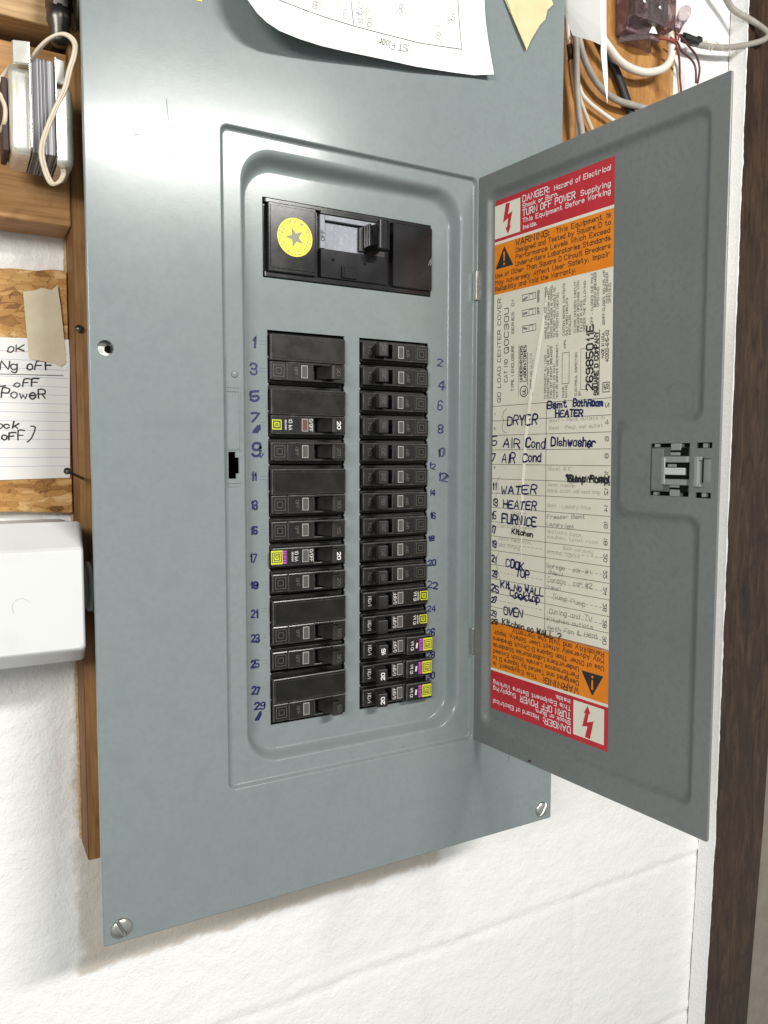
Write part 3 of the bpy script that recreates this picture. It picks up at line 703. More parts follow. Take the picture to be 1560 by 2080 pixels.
# circuit directory
g = G(dT)
lquad(g, 0, 116.2, 186.6, 358.9, CREAM)
for k in range(15):
    z = 358.9 - k * 11.38
    g.ribbon([(.3, z), (57.5, z)], .34, INKK, LU); g.ribbon([(58.2, z), (115.8, z)], .34, INKK, LU, .012)
    if k >= 9 and k < 15:
        for q in range(14): g.ribbon([(60 + q * 4, z - 6), (62.2 + q * 4, z - 6)], .3, INKP, LU, .02)
        if k % 2: 
            for q in range(12): g.ribbon([(6 + q * 4.2, z - 5.4), (8.4 + q * 4.2, z - 5.4)], .3, INKP, LU, .02)
    RD = lambda a, b, lay, z=z: lab(109.5 + b * 1.0 * .0 + (5.0 - b), z - 3.2 - a, .12 + lay)
    text(g, str(2 * k + 2), RD, 0, .6, 3.0 if k < 4 else 5.2, 2.8, .45, INKK)
for a, z in ((3, 352), (3, 340.5), (3, 310)): text(g, {352: '1', 340.5: '3', 310: '9'}[z], LU, a, z, 1.2, 1.8, .35, INKK)
g.ribbon([(57.8, 358.9), (57.8, 187)], .4, INKK, LU, .03)
g.ribbon([(17, 356.5), (13.5, 354), (12.4, 350), (14, 347.2), (12.2, 344), (12.6, 339.5), (17, 337.6)], .4, INKP, LU, .03)
g.ribbon([(9, 245), (5, 236), (9.5, 224), (11, 215)], .4, INKP, LU, .03); g.ribbon([(10, 304), (7, 301), (8.5, 294), (5, 288)], .35, INKP, LU, .03)
DIR = [('DRYER', 17.7, 343.2, 48.6, 343.3, 7.6, 'b'), ('5', 0.7, 327.8, 5.8, 328.2, 7.4, 'b'), ('AIR', 13.5, 326.6, 31.0, 325.3, 8.4, 'b'), ('Cond', 37.7, 326.0, 56.4, 325.1, 7.4, 'b'), ('7', 0.8, 315.4, 4.2, 315.4, 7.0, 'b'), ('AIR', 12.0, 314.7, 25.9, 314.4, 7.7, 'b'), ('Cond', 34.8, 315.2, 52.8, 315.7, 6.7, 'b'), ('11', 1.5, 293.2, 5.4, 292.9, 6.2, 'b'), ('WATER', 11.0, 290.0, 48.1, 291.5, 6.6, 'b'), ('13', 1.6, 281.0, 7.1, 280.1, 6.3, 'b'), ('HEATER', 13.7, 279.3, 48.1, 279.7, 7.0, 'b'), ('15', 0.6, 270.0, 5.5, 269.5, 6.3, 'b'), ('FURNICE', 12.2, 267.6, 48.3, 266.9, 7.4, 'b'), ('17', 0.6, 259.3, 5.1, 258.1, 6.3, 'b'), ('Kitchen', 23.1, 260.0, 44.9, 259.2, 4.2, 'k'), ('19', 0.7, 247.5, 5.6, 247.2, 6.3, 'b'), ('21', 1.2, 235.7, 5.7, 234.6, 5.9, 'b'), ('COOK', 16.8, 233.6, 35.4, 232.7, 6.6, 'b'), ('TOP', 28.1, 227.2, 41.6, 227.1, 5.8, 'b'), ('23', 1.8, 223.9, 6.8, 223.0, 5.9, 'b'), ('Kit No WALL', 11.3, 216.1, 56.1, 215.7, 5.9, 'b'), ('25', 0.6, 212.1, 8.6, 211.0, 5.9, 'b'), ('Cooktop', 21.3, 211.3, 52.3, 210.0, 5.4, 'b'), ('27', 0.6, 202.9, 6.4, 202.8, 4.8, 'b'), ('OVEN', 14.8, 195.5, 34.6, 195.8, 6.6, 'b'), ('29', 0.6, 192.2, 5.9, 191.6, 5.2, 'b'), ('29', 0.6, 185.8, 7.1, 185.9, 4.0, 'k'), ('Kitchen so WALL ?', 13.2, 187.0, 73.3, 185.8, 5.1, 'k'), ('Bsmt', 58.9, 354.0, 76.9, 354.0, 5.3, 'b'), ('BathRoom', 83.2, 354.3, 108.5, 353.6, 5.2, 'b'), ('HEATER', 66.8, 348.2, 91.6, 347.4, 4.9, 'b'), ('Dishwasher', 62.8, 327.2, 103.0, 325.8, 6.4, 'b'),
 ('Garage   car #1', 59.4, 237.8, 100.0, 237.4, 3.7, 'p'), ('(New)', 61.4, 233.3, 74.2, 233.1, 3.3, 'p'), ('Garage   car #2', 60.5, 227.3, 101.4, 228.0, 4.1, 'p'), ('(New)', 59.5, 222.1, 72.4, 222.1, 3.3, 'p'), ('Sump Pump', 65.8, 215.7, 95.5, 214.3, 4.0, 'p'), ('Dining and TV', 62.1, 204.2, 101.7, 204.9, 4.0, 'p'), ('Kitchen outlets', 60.2, 198.0, 102.6, 199.5, 3.6, 'p'), ('Bath Fan & Heat', 60.8, 191.1, 107.0, 193.8, 4.0, 'p'), ('Bsmt - Recd. outlets in', 60.7, 344.4, 110.3, 344.9, 2.5, 'l'), ('Bsmt   Recp. wall outlet', 60.8, 339.0, 108.7, 339.4, 2.5, 'l'), ('Bsmt #10', 60.6, 309.3, 82.4, 309.3, 2.9, 'l'), ('Bsmt freezer', 60.7, 297.8, 86.1, 297.9, 2.5, 'l'), ('Humid. outlet wall bsmt lamp', 59.3, 293.4, 107.6, 293.9, 2.9, 'l'), ('Bsmt - Laundry Room', 59.9, 282.6, 99.4, 282.7, 2.9, 'l'), ('Freezer Bsmt', 59.5, 273.9, 94.3, 276.2, 2.9, 'p'), ('Laundry light', 59.1, 268.8, 84.7, 268.5, 2.9, 'p'), ('upstairs bath', 59.1, 264.0, 90.9, 262.8, 2.6, 'l'), ('kitchen, toilet room', 59.7, 259.7, 106.1, 259.3, 2.6, 'l'), ('Bath hall living', 75.3, 252.9, 101.9, 252.1, 2.5, 'l'), ('smoke, lights', 59.7, 248.4, 90.2, 247.7, 3.0, 'l'), ('Bsmt', 23.0, 274.5, 38.7, 275.5, 2.3, 'l'), ('Central basmt', 7.5, 264.0, 46.4, 264.5, 2.8, 'l'), ('bath bedroom,', 8.8, 254.1, 43.9, 253.5, 2.7, 'l'), ('gas dining', 9.0, 249.5, 31.6, 248.2, 2.7, 'l')]
IW = {'b': (1.25, INKB, .62), 'k': (1.1, INKK, .62), 'p': (.40, INKP, .7), 'l': (.36, INKL, .8)}
for t, a0, z0, a1, z1, h, k in DIR:
    w, m, j = IW[k]
    text(g, t, LU, a0, z0 + .06 * h, a1 - a0, h * .88, w, m, z1 + .06 * h, j, True, .08, lay0=.10)
def scrib(a0, a1, z0, z1, n, m, w):
    g.ribbon([(a0 + (a1 - a0) * k / n + random.uniform(-1, 1), (z0 if k % 2 else z1) + random.uniform(-.6, .6)) for k in range(n + 1)], w, m, LU, .20)
scrib(78, 115, 302.3, 305.6, 26, INKK, 1.2); scrib(78, 84, 301.5, 306.5, 7, INKB, 1.5); scrib(108, 115, 301, 306, 7, INKB, 1.2); scrib(24, 50, 209.8, 211.6, 9, INKB, 1.0)
text(g, 'Sump Pump', LU, 79, 301.8, 35, 4.4, 1.2, INKK, 302, .5, True, .05, .3)
crease(g, [(40.4, 358.9, 1.7), (37, 335, 1.6), (34.6, 305, 1.4), (33.6, 285, 1.1), (33.4, 258, .5), (33.4, 240, .1)])
g.build('circuit_directory', door)

# ---- latch
g = G(dT)
g.box(160, 206.8, -4.6, -3.6, 291, 331, VOID, 0)
LH = mat('latch_housing_grey', (.095, .10, .098), .4, .5)
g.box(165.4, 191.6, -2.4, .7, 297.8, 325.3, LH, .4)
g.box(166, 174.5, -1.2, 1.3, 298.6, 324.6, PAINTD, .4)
g.build('latch_housing', door)
g = G(dT); LT = mat('latch_grey', (.24, .255, .25), .30, .5); LTB = mat('latch_bar', (.50, .52, .52), .28, .5)
for z0, z1 in ((316.0, 319.6), (302.2, 305.8)): g.box(174, 191.7, -.5, 2.7, z0, z1, LT, .35)
g.box(174, 176.2, -.5, 2.9, 302.2, 319.6, LT, .4)
g.box(176.2, 191.6, -1, 1.05, 305.6, 316.2, VOID, 0)
g.box(176.6, 190.6, 1.0, 3.4, 308.4, 312.8, LTB, .4); g.box(176.3, 176.9, 2.6, 3.2, 302.8, 319, LTB, .2)
g.box(178, 184, .8, 1.8, 313.2, 315.0, LT, .2)
g.build('latch_slide', door)
g = G(dT)
for s_ in (1, -1):
    c = 311.4
    zz = lambda a, b: (c + s_ * a, c + s_ * b) if s_ > 0 else (c + s_ * b, c + s_ * a)
    a, b = zz(12.0, 16.2); g.box(179.4, 186.4, -3, 1.4, a, b, LT, .5)
    a, b = zz(8.6, 13.8); g.box(179.0, 191.6, .5, .78, a, b, VOID, 0)
    a, b = zz(8.8, 10.8); g.box(179.2, 186, -2, 1.3, a, b, LT, .3)
    a, b = zz(8.2, 16.0); g.box(179.0, 191.7, -5, 0.72, a, b, VOID if False else BLACKM, .0) if False else None
    a, b = zz(14.0, 16.0); g.box(167.5, 170.5, -2, .8, a, b, LT, .3)
    a, b = zz(13.4, 16.0); g.box(200, 203, -3, -.6, a, b, LT, .2)
g.box(196.6, 199.3, -1, 3.0, 301.8, 319.2, LT, .4)
g.box(197, 200.6, .2, 2.4, 317.4, 319.6, LT, .3); g.box(197, 200.6, .2, 2.4, 301.4, 303.2, LT, .3)
g.box(199.8, 206.0, -4, -2.2, 303.6, 319, LT, .2)
g.build('latch_catch', door)

# ================================================================== CIRCUIT BREAKERS (local: x from the bus side outwards, z up, -y to the viewer)
WHITED = mat('worn_white_print', (.58, .57, .55), .5)
def brk(kind):
    """returns (list of (name, builder))  kind: old, double, double_print, print_clear, print_test, print_block"""
    b = G(); wdt = 60.8; E_ = EDGE
    dbl = kind.startswith('double'); new = kind not in ('old', 'double')
    z_lo = -28.2 if dbl else -9.2
    b.box(.5, wdt, 3.6, 42, z_lo, 9.2, BLACK, .3)
    yf = -4.2
    x1 = 59.6 if new else 47.8
    b.box(1.2, 11.4, yf, 4, -6.7, 6.7, BLACK, .75, 2, E_); b.box(26.6, x1, yf, 4, -6.7, 6.7, BLACK, .75, 2, E_)
    b.box(10.6, 27.4, yf, 4, 5.3, 6.7, BLACK, .45, 2, E_); b.box(10.6, 27.4, yf, 4, -6.7, -5.3, BLACK, .45, 2, E_)
    if not new: b.box(47.2, 59.7, yf + .9, 4, -6.6, 6.6, BLACK, .9, 2, E_)
    if dbl:
        b.box(1.0, 59.8, yf - .3, 4, -25.6, -7.1, BLACK, .8, 2, E_)
        b.box(2.2, 58.4, yf - .6, yf - .2, -23.4, -8.6, BLACK, .3, 1, E_)
    else:
        b.box(1.6, 59.4, yf + 4.6, 4, -8.0, -6.3, BLACK, .5, 1, E_)
    b.box(1.6, 59.4, yf + 4.8, 4, 6.3, 8.0, BLACK, .5, 1, E_)
    if kind == 'print_block':
        b.box(37.6, 61.6, yf - 4.4, yf + 1, -7.2, 7.2, BLACKG, .9, 2, E_); b.box(36.2, 38.4, yf - 1.6, yf + .6, -6.9, 6.9, BLACK, .5, 2, E_)
    ytop = yf - 4.5 if kind == 'print_block' else yf - .1
    up_ = lambda y: (lambda a, bb, lay: (-bb, y - .07 - lay, a))   # lettering that reads upwards
    # embossed or printed marks
    m = G()
    if not new:
        text(m, 'ON', up_(yf), -2.6, -8.2, 5.2, 2.6, .45, EMB)
        m.ribbon([(-4, -49.2), (4, -49.2), (4, -57.2), (-4, -57.2), (-4, -49.2)], .4, EMB, up_(yf + .9))
        m.ribbon([(-2, -51.2), (2, -51.2), (2, -55.2), (-2, -55.2), (-2, -51.2)], .4, EMB, up_(yf + .9))
        text(m, 'OFF', up_(yf), -2.8, -41.5, 5.6, 2.4, .4, EMB)
    else:
        if not dbl and kind != 'print_test': text(m, 'I/ON', up_(yf), -4.2, -8.0, 7.6, 2.7, .40, WHITED)
        text(m, 'O/OFF', up_(yf), -4.4, -30.4, 8.8, 2.6, .40, WHITED)
        x10, xs = (43.4, 46.4) if kind == 'print_block' else (48.6, 50.8)
        if kind == 'print_test': x10, xs = 42.2, 44.6
        if dbl: x10, xs = 46.4, 49.4
        text(m, '10 kA', up_(ytop), -4.2, -x10, 7.8, 2.5, .40, WHITED)
        if kind == 'print_block': m.ribbon([(-1.6, -46.2), (1.2, -46.6)], 1.6, WHITED, up_(ytop))
        else: text(m, '120/240V', up_(ytop), -3.6, -xs, 7.2, 1.1, .28, WHITED)
        solid = kind in ('print_block', 'print_test')
        xa, xb = (51.8, 60.6) if solid else (52.2, 58.8)
        if kind == 'print_block': xa, xb = 52.2, 60.8
        hw = (xb - xa) / 2; xc = (xa + xb) / 2
        LG = up_(ytop)
        def sq(r, w, mm, lay): m.ribbon([(-r * .98, -xc + r), (-r, -xc - r), (r, -xc - r), (r, -xc + r), (-r, -xc + r)], w, mm, LG, lay)
        ink = INKK if solid else YELI
        if solid: m.add([LG(-5.0, -xa, 0), LG(5.0, -xa, 0), LG(5.0, -xb, 0), LG(-5.0, -xb, 0)], [(0, 1, 2, 3)], YELI)
        if not solid: sq(hw - .1, .75, ink, .02); sq(hw - 1.7, .62, ink, .03)
        else: sq(hw - 1.0, .55, ink, .04); sq(hw - 2.3, .55, ink, .05)
        m.ribbon([(-1.2, -xc - .9), (-.2, -xc - .9), (.6, -xc - .2), (.6, -xc + .4), (-.2, -xc + 1.1), (-1.2, -xc + 1.1), (-1.2, -xc - .9)], .45, ink, LG, .07)
        if solid:
            xp = 48.4
            m.add([LG(-4.6, -xp, .0), LG(4.8, -xp, .0), LG(4.8, -xp - 3.3, .0), LG(-4.6, -xp - 3.3, .0)], [(0, 1, 2, 3)], PURI)
            text(m, 'TEST', LG, -4, -xp - 2.9, 8, 2.4, .5, INKK, lay0=.05)
    # toggle
    h = G()
    h.prism([(13.0, 1.5), (22.2, 1.5), (17.0, -14.2), (15.6, -15.2), (9.2, -14.4), (8.2, -13.2)], -4.7, 4.7, BLACKM, .55)
    h.prism([(8.0, -11.6), (9.0, -15.0), (15.8, -15.9), (17.4, -14.4), (17.0, -12.4)], -5.2, 5.2, BLACKM, .5)
    for s_ in (-1, 1): h.prism([(11.4, -13.9), (13.6, -14.3), (13.4, -12.6), (11.8, -12.6)], s_ * 5.24 - .02, s_ * 5.24 + .02, VOID, 0)
    # window
    w = G(); wx0, wx1 = (31.4, 36.4)
    w.box(wx0, wx1, yf - .35, yf + .3, -4.6, 4.6, RIM, .12, 1)
    lens = LENSR if kind in ('double_print',) else LENS
    w.box(wx0 + .55, wx1 - .55, yf - .5, yf - .2, -4.05, 4.05, lens, .12, 1)
    o = len(b.v)
    for i, mt in enumerate(m.mats): b.mi(mt)
    b.v += m.v; b.f += [[o + i for i in f] for f in m.f]; b.m += [b.mi(m.mats[k]) for k in m.m]; b.sm += m.sm
    return b, h, w
PROTO = {}
def rating(h, amp, bright):
    y = lambda a, bb, lay: (-bb, -15.42 + (-bb - 9.2) * -.11 - .14 - lay, a)
    text(h, amp, y, -2.6, -13.6, 5.2, 2.7, .62 if bright else .5, WHITEI if bright else EMB)
def breaker(kind, side_, pole, amp, label):
    """pole 0..14 counted from the top"""
    zc = CT - 9.525 - pole * 19.05
    x0 = 194.8 if side_ > 0 else 182.2
    key = (kind, amp)
    root = bpy.data.objects.new('circuit_breaker', None); COL.objects.link(root); root.empty_display_size = .01
    root.location = (x0 * S, (D + random.uniform(-.5, .5)) * S, zc * S)          # each sits a little differently
    root.rotation_euler = (random.uniform(-.006, .006), (math.pi if side_ < 0 else 0) + random.uniform(-.004, .004), random.uniform(-.006, .006))
    tag(root, label, 'circuit breaker', 'circuit breakers in the panel')
    if key not in PROTO:
        b, h, w = brk(kind)
        if amp: rating(h, amp, kind in ('print_block', 'print_test', 'double_print'))
        PROTO[key] = []
        for nm, gg in (('body', b), ('toggle_handle', h), ('indicator_window', w)):
            PROTO[key].append(gg.build(nm, root, local=True))
    else:
        for src in PROTO[key]:
            c = src.copy(); COL.objects.link(c); c.parent = root
    return root
Lc, Rc = -1, 1
breaker('double', Lc, 1, '30', 'topmost two-pole black breaker in the left column, beside marker numbers 1 and 3')
breaker('double_print', Lc, 3, '20', 'two-pole breaker in the left column with yellow square mark and white 20')
breaker('old', Lc, 4, '20', 'single black breaker in the left column beside marker number 9')
breaker('double', Lc, 6, '30', 'two-pole black breaker in the left column beside marker numbers 11 and 13')
breaker('old', Lc, 7, '15', 'single black breaker in the left column beside marker number 15')
breaker('print_test', Lc, 8, '20', 'left column breaker with a yellow and purple mark beside marker number 17')
breaker('old', Lc, 9, '20', 'single black breaker in the left column beside marker number 19')
breaker('double', Lc, 11, '50', 'two-pole black breaker in the left column beside marker numbers 21 and 23')
breaker('old', Lc, 12, '30', 'single black breaker in the left column beside marker number 25')
breaker('double', Lc, 14, '50', 'bottom two-pole black breaker in the left column, beside marker numbers 27 and 29')
ords = ['topmost', 'second', 'third', 'fourth', 'fifth', 'sixth', 'seventh', 'eighth', 'ninth', 'tenth']
for k in range(10):
    breaker('old', Rc, k, '20' if k % 3 else '15', ('%s plain black single breaker from the top of the right column' % ords[k]) if k else 'plain black single breaker at the very top of the right column')
breaker('print_clear', Rc, 10, None, 'upper of two right column breakers with a yellow outlined square on black, near marker 22')
breaker('print_clear', Rc, 11, None, 'lower of two right column breakers with a yellow outlined square on black, near marker 24')
breaker('print_block', Rc, 12, '15', 'right column breaker with white 15 on its handle and purple test block')
breaker('print_block', Rc, 13, '20', 'right column breaker with purple test block, second from the bottom, white 20')
breaker('print_block', Rc, 14, '20', 'bottom right breaker with white 20 and a purple and yellow test block')

# ================================================================== MAIN BREAKER
mb = thing('main_breaker', (188, D, 444), 'wide glossy black main breaker with round yellow sticker above the two breaker columns', 'main breaker')
g = G()
g.box(119.4, 257.4, D + 1.5, D + 40, 445.2, 499.5, BLACKG, .4)
g.prism([(119.6, D + 1.5), (119.6, D - .4), (120.6, D - 1.2), (257, D - 1.2), (257.3, D + 1.5)], 496.2, 499.4, BLACKG, .5)
g.prism([(119.6, D + 1.5), (119.6, D - .4), (120.6, D - 1.2), (257, D - 1.2), (257.3, D + 1.5)], 445.3, 449.2, BLACKG, .5)
g.box(121.6, 158.2, D - 3.6, D + 2, 448.8, 496.4, BLACKG, .7)
g.box(123.2, 157, D - 4.0, D - 3.2, 451.2, 494.2, BLACKG, .3)
g.box(221.8, 257.0, D - 3.6, D + 2, 448.8, 496.4, BLACKG, .7)
g.box(162.2, 217.4, D - 2.2, D + 2, 449.2, 469.8, BLACKG, .5)
g.box(162.2, 217.4, D - 2.2, D + 2, 494.4, 496.6, BLACKG, .3)
for x in (172.2, 198.2): g.disc((x, D - 2.3, 462.6), 1.15, VOID)
g.box(178.8, 191.4, D - 3.6, D - 1, 450.4, 458.6, BLACKG, .4); g.box(180.6, 181.4, D - 4.0, D - 3.4, 450.8, 458.2, BLACKG, .2)
# paint scuff
for k in range(4): g.ribbon([(253.5 + k * .9, 468 + (k % 2) * 3), (256.2, 473.5 - k * 1.1)], .3, RIM, lambda a, b, lay: (a, D - 3.7 - lay, b), .02 * k)
g.build('body', mb)
PLATE = mat('brushed_plate', (.30, .31, .345), .45, .15, bump=[(40, .12, .001)], var=[(50, (.22, .23, .26), .4, .8), (300, (.36, .37, .41), .5, .75)])
g = G()
g.box(162.4, 166.0, D - 1.4, D + 2, 470.2, 494.0, PLATE, .15)
g.box(166.3, 217.2, D - 1.4, D + 2, 490.6, 494.0, PLATE, .15)
g.box(166.4, 199.0, D + .4, D + 2, 470.2, 488.8, PLATE, .1)
g.box(199.0, 217.2, D + 1.2, D + 2, 470.2, 488.8, BLACKM, .1)
text(g, 'OFF', lambda a, b, lay: (-b, D - 1.5 - lay, a), 475.5, -165.6, 7.5, 2.6, .6, INKK)
g.build('faceplate', mb)
g = G()
g.prism([(196.5, D + 2), (213.5, D + 2), (211.0, D - 13), (210.4, D - 15.4), (201.8, D - 15.4), (200.2, D - 12)], 474.5, 489.5, BLACKG, .7)
g.prism([(202.4, D - 10.5), (201.4, D - 18), (202.2, D - 19), (208.6, D - 19), (211.2, D - 17.4), (211.6, D - 10.5)], 470.8, 492.2, BLACKG, .8)
for k in range(4): g.prism([(197.2 + .25 * k, D - .2 - 3.1 * k), (196.2 + .25 * k, D - 1.1 - 3.1 * k), (197.4 + .25 * k, D - 2.1 - 3.1 * k), (199.6, D - 1.2 - 3.1 * k)], 474.0, 490.0, BLACKG, .25)
g.prism([(193.5, D + 1), (193.5, D - 2.2), (198, D - 2.8), (199, D + 1)], 471.5, 489.0, BLACKM, .4)
g.build('toggle_handle', mb)
# sticker
g = G(); YS = D - 4.12; cx, cz, R = 141.6, 474.0, 13.4
g.disc((cx, YS, cz), R, YELS, n=48)
ST = lambda a, b, lay: (a, YS - .06 - lay, b)
pts = [(cx + (7.4 if k % 2 == 0 else 2.9) * math.cos(math.pi * (.62 + k / 5)), cz + (7.4 if k % 2 == 0 else 2.9) * math.sin(math.pi * (.62 + k / 5))) for k in range(10)]
g.flat([[ST(a, b, .03) for a, b in pts]], STAR)
g.ribbon([(cx + 8.4 * math.cos(k * math.pi / 20), cz + 8.4 * math.sin(k * math.pi / 20)) for k in range(41)], .28, OCHRE, ST)
def arc_text(s, a_mid, span, r, up_out=True):
    for i, c in enumerate(s):
        t = a_mid + (i - (len(s) - 1) / 2) * span / max(len(s) - 1, 1) * (-1 if up_out else 1)
        co, si = math.cos(t), math.sin(t)
        rad = (co, si) if up_out else (-co, -si)
        tan = (si, -co) if up_out else (-si, co)
        o = (cx + co * r, cz + si * r)
        f = lambda a, b, lay: ST(o[0] + tan[0] * (a - .8) + rad[0] * (b - 1.2), o[1] + tan[1] * (a - .8) + rad[1] * (b - 1.2), lay)
        text(g, c, f, 0, 0, 1.6, 2.4, .42, INKP, lay0=.02)
arc_text('MINIK', math.pi * .47, .9, 10.9); arc_text('01/22', 0, 1.0, 10.9); arc_text('A.I.C.', -math.pi / 2, .9, 10.9, False); arc_text('01/22', math.pi, 1.0, 10.9, True)
tag(g.build('sticker', mb), 'round yellow sticker with a grey star')

# ================================================================== PAPERS, TAPES
def plan_y(x, z):      # how far the sheet stands off the cover
    t = max(0, min(1, (300 - x) / 200))
    return -(3.0 + 9 * t ** 1.5 + 13 * max(0, (160 - x) / 60) ** 2 * .45 + 6 * max(0, 1 - (z - 596) / 40) * (t if t > .2 else t * .6) + (4 if x > 297 else 0) * max(0, 1 - (z - 612) / 40))
bot = [(86.5, 640.0), (89.5, 622), (92.2, 612.5), (96.6, 606), (103.2, 600.0), (110, 597.0), (119.5, 595.2), (135, 595.4), (152, 596.4), (170, 598.2), (200, 601.6), (230, 604.4), (264, 609.2), (285, 612.3), (301.6, 615.4)]
top = [(75 + 215 * (i / 14), 780) for i in range(15)]
plan = thing('floor_plan_sheet', (195, -6, 600), 'large white sheet with a pencilled floor plan upside down on the panel top', 'paper')
g = G(); rows = []
for j in range(13):
    t = j / 12; row = []
    for i in range(15):
        a, b = Vector(bot[i]), Vector(top[i]); q = a.lerp(b, t)
        if i == 14: q.x = 301.6 - 8.0 * math.sin(min(t * 2.2, 1) * math.pi / 2)
        row.append((q.x, plan_y(q.x, q.y), q.y))
    rows.append(row)
g.loops(rows, PAPER, True, False)
g.build('sheet', plan)
g = G(); PL = lambda a, b, lay: (a, plan_y(a, b) - .35 - lay, b)
def pline(p, w=.40, m=INKK): 
    Q = []
    for i in range(len(p) - 1):
        for k in range(6): Q.append((p[i][0] + (p[i + 1][0] - p[i][0]) * k / 6, p[i][1] + (p[i + 1][1] - p[i][1]) * k / 6))
    Q.append(p[-1]); g.ribbon(Q, w, m, PL)
pline([(108, 616.5), (121.1, 616.2), (155.0, 617.2), (179.5, 618.2), (203.1, 620), (236.1, 622.6), (273.2, 628.4)])
pline([(273.2, 628.4), (270.8, 645.3), (268.9, 665), (268, 690)]); pline([(178.3, 619), (176.7, 640), (176, 700)]); pline([(189.4, 619.2), (188.7, 660)], .3, INKL)
ROT = lambda ox, oz, sl=.12: (lambda a, b, lay: PL(ox - a - b * .1, oz - b - a * -sl * -1, lay))
text(g, '1ST Floor', ROT(226, 618.5, .10), 0, 0, 27, 5.6, .42, INKK, jit=.6, smooth=True, slant=.15)
for t, x, z, w, h, m in (('187', 222, 646, 10, 8, INKP), ('BATH', 214, 651, 16, 4, INKP), ('8', 194, 627.5, 4, 7, INKP), ('18', 193, 637, 6, 6, INKL), ('9', 174, 628, 4, 7, INKP), ('18', 170, 633, 6, 5, INKL), ('8', 150, 625.5, 4, 6, INKP), ('18', 154, 628, 5, 6, INKL), ('7', 116.5, 626, 4, 6, INKP), ('23', 124, 624, 6, 5, INKL), ('8', 253.5, 634.8, 4, 6, INKP), ('18', 254, 642, 6, 5.5, INKL), ('5', 267, 652, 4, 6, INKP), ('18', 265, 648.5, 6, 5, INKL)):
    text(g, t, ROT(x, z, .05), 0, 0, w * .8, h * .85, .32, m, jit=.7, smooth=True, slant=.12)
text(g, 'stair', lambda a, b, lay: PL(186 - b, 622 + a, lay), 0, 0, 22, 5, .4, INKP, jit=.4, smooth=True)
g.build('drawing', plan)

g = G()
tp = [(309.5, 690), (311.2, 683), (322.6, 664.5), (336.5, 643.7), (341, 653), (350.3, 667.0), (356, 673), (358.3, 681), (363.6, 686.4), (361.6, 690)]
cy = lambda x, z: -1.2 - 1.2 * abs(math.sin(x * .21 + z * .07)) - max(0, (660 - z)) * .05
g.flat([[(x, cy(x, z), z) for x, z in tp] + [(350, -3, 740), (305, -3, 740)]], TAPE)
fold = [(309.5, 690), (322.6, 664.5), (336.5, 643.7), (334, 652), (318, 686)]
g.flat([[(x, cy(x, z) - .5, z) for x, z in fold]], TAPE)
tag(g.build('masking_tape', base=(336, -2, 643)), 'torn yellowish masking tape hanging in a point on the panel beside the plan sheet', 'tape')
g = G(); g.flat([[(48, -.25, 609.4), (73.8, -.3, 610.0), (74, -.3, 700), (48, -.25, 700)]], YELS)
tag(g.build('sticky_note', base=(60, 0, 609)), 'bright yellow note peeking in at the top edge of the panel', 'note')

# lined index card and its tape
card = thing('index_card', (-30, 103, 302), 'white lined index card with black handwriting taped to the strand board', 'card')
g = G(); cp = [(-130, 400.5), (-43.6, 402.5), (-20, 403.4), (1.6, 404.1), (1.9, 390), (.8, 340), (-.2, 303.4), (-46.6, 302.2), (-130, 300)]
g.flat([[(x, 103.0, z) for x, z in cp]], PAPER)
g.build('sheet', card)
g = G(); CD = lambda a, b, lay: (a, 102.85 - lay, b)
for k, z in enumerate((393.2, 387.3, 381.3, 375.4, 369.1, 363.1, 356.8, 350.4, 344.1, 337.4, 331.0, 324.3, 318.0, 311.6)):
    g.ribbon([(-125, z - .4), (.4, z + .5)], .3, PAPERR if k == 0 else PAPERL, CD)
for t, x0, z0, x1, z1, h in [('oK', -39.5, 392.2, -28.7, 394.0, 4.8), ('wiNg oFF', -54.1, 379.4, -9.8, 381.8, 5.4), ('aLL oFF', -56.9, 367.6, -19.7, 369.3, 4.8), ('PoweR', -44.2, 360.3, -15.6, 361.0, 5.5), ('clock', -54.8, 338.6, -34.1, 339.0, 4.5), ('aLL oFF', -63.2, 330.2, -30.5, 331.4, 5.5), (')', -27.6, 330.0, -24.6, 331.1, 8.8)]:
    text(g, t, CD, x0, z0, x1 - x0, h, 1.0, INKK, z1, .9, True, .1, .04)
g.ribbon([(-90, 376.6), (-45, 376.9), (-3, 377.8)], .5, INKK, CD, .05)
g.build('handwriting', card)
g = G(); tpp = [(-28.0, 435.4), (-20, 437.2), (-16, 439.5), (-9, 438.6), (-5.2, 442.4), (-3.4, 428), (-1.6, 405), (-.9, 393), (-1.0, 386.5), (-4.5, 384.2), (-10, 386.4), (-16, 387.4), (-25.4, 388.6), (-26.6, 410)]
g.flat([[(x, 102.4 - .3 * math.sin(x), z) for x, z in tpp]], TAPE2)
tag(g.build('masking_tape', base=(-14, 102, 384)), 'pale masking tape strip holding the index card on the strand board', 'tape')

# white slip beside the panel
g = G()
g.add([(397.0, -20, 705), (401.9, -22, 705), (404.2, -21, 668), (405.6, -20.5, 651), (408.0, -20, 633), (408.2, -20, 610.7), (405.4, -20, 621.5), (402.8, -20, 632.3), (399.6, -20, 649.4), (399.4, -20, 668)],
      [list(range(10))], PAPER)
g.add([(397.0, -20, 705), (399.4, -20, 668), (399.6, -19.6, 656), (397.0, -12, 662), (390.5, 4, 672), (382.5, 14, 705)], [list(range(6))], PAPER)
tag(g.build('paper_slip', base=(400, -20, 610)), 'narrow white paper slip hanging to a sharp point right of the panel', 'paper')

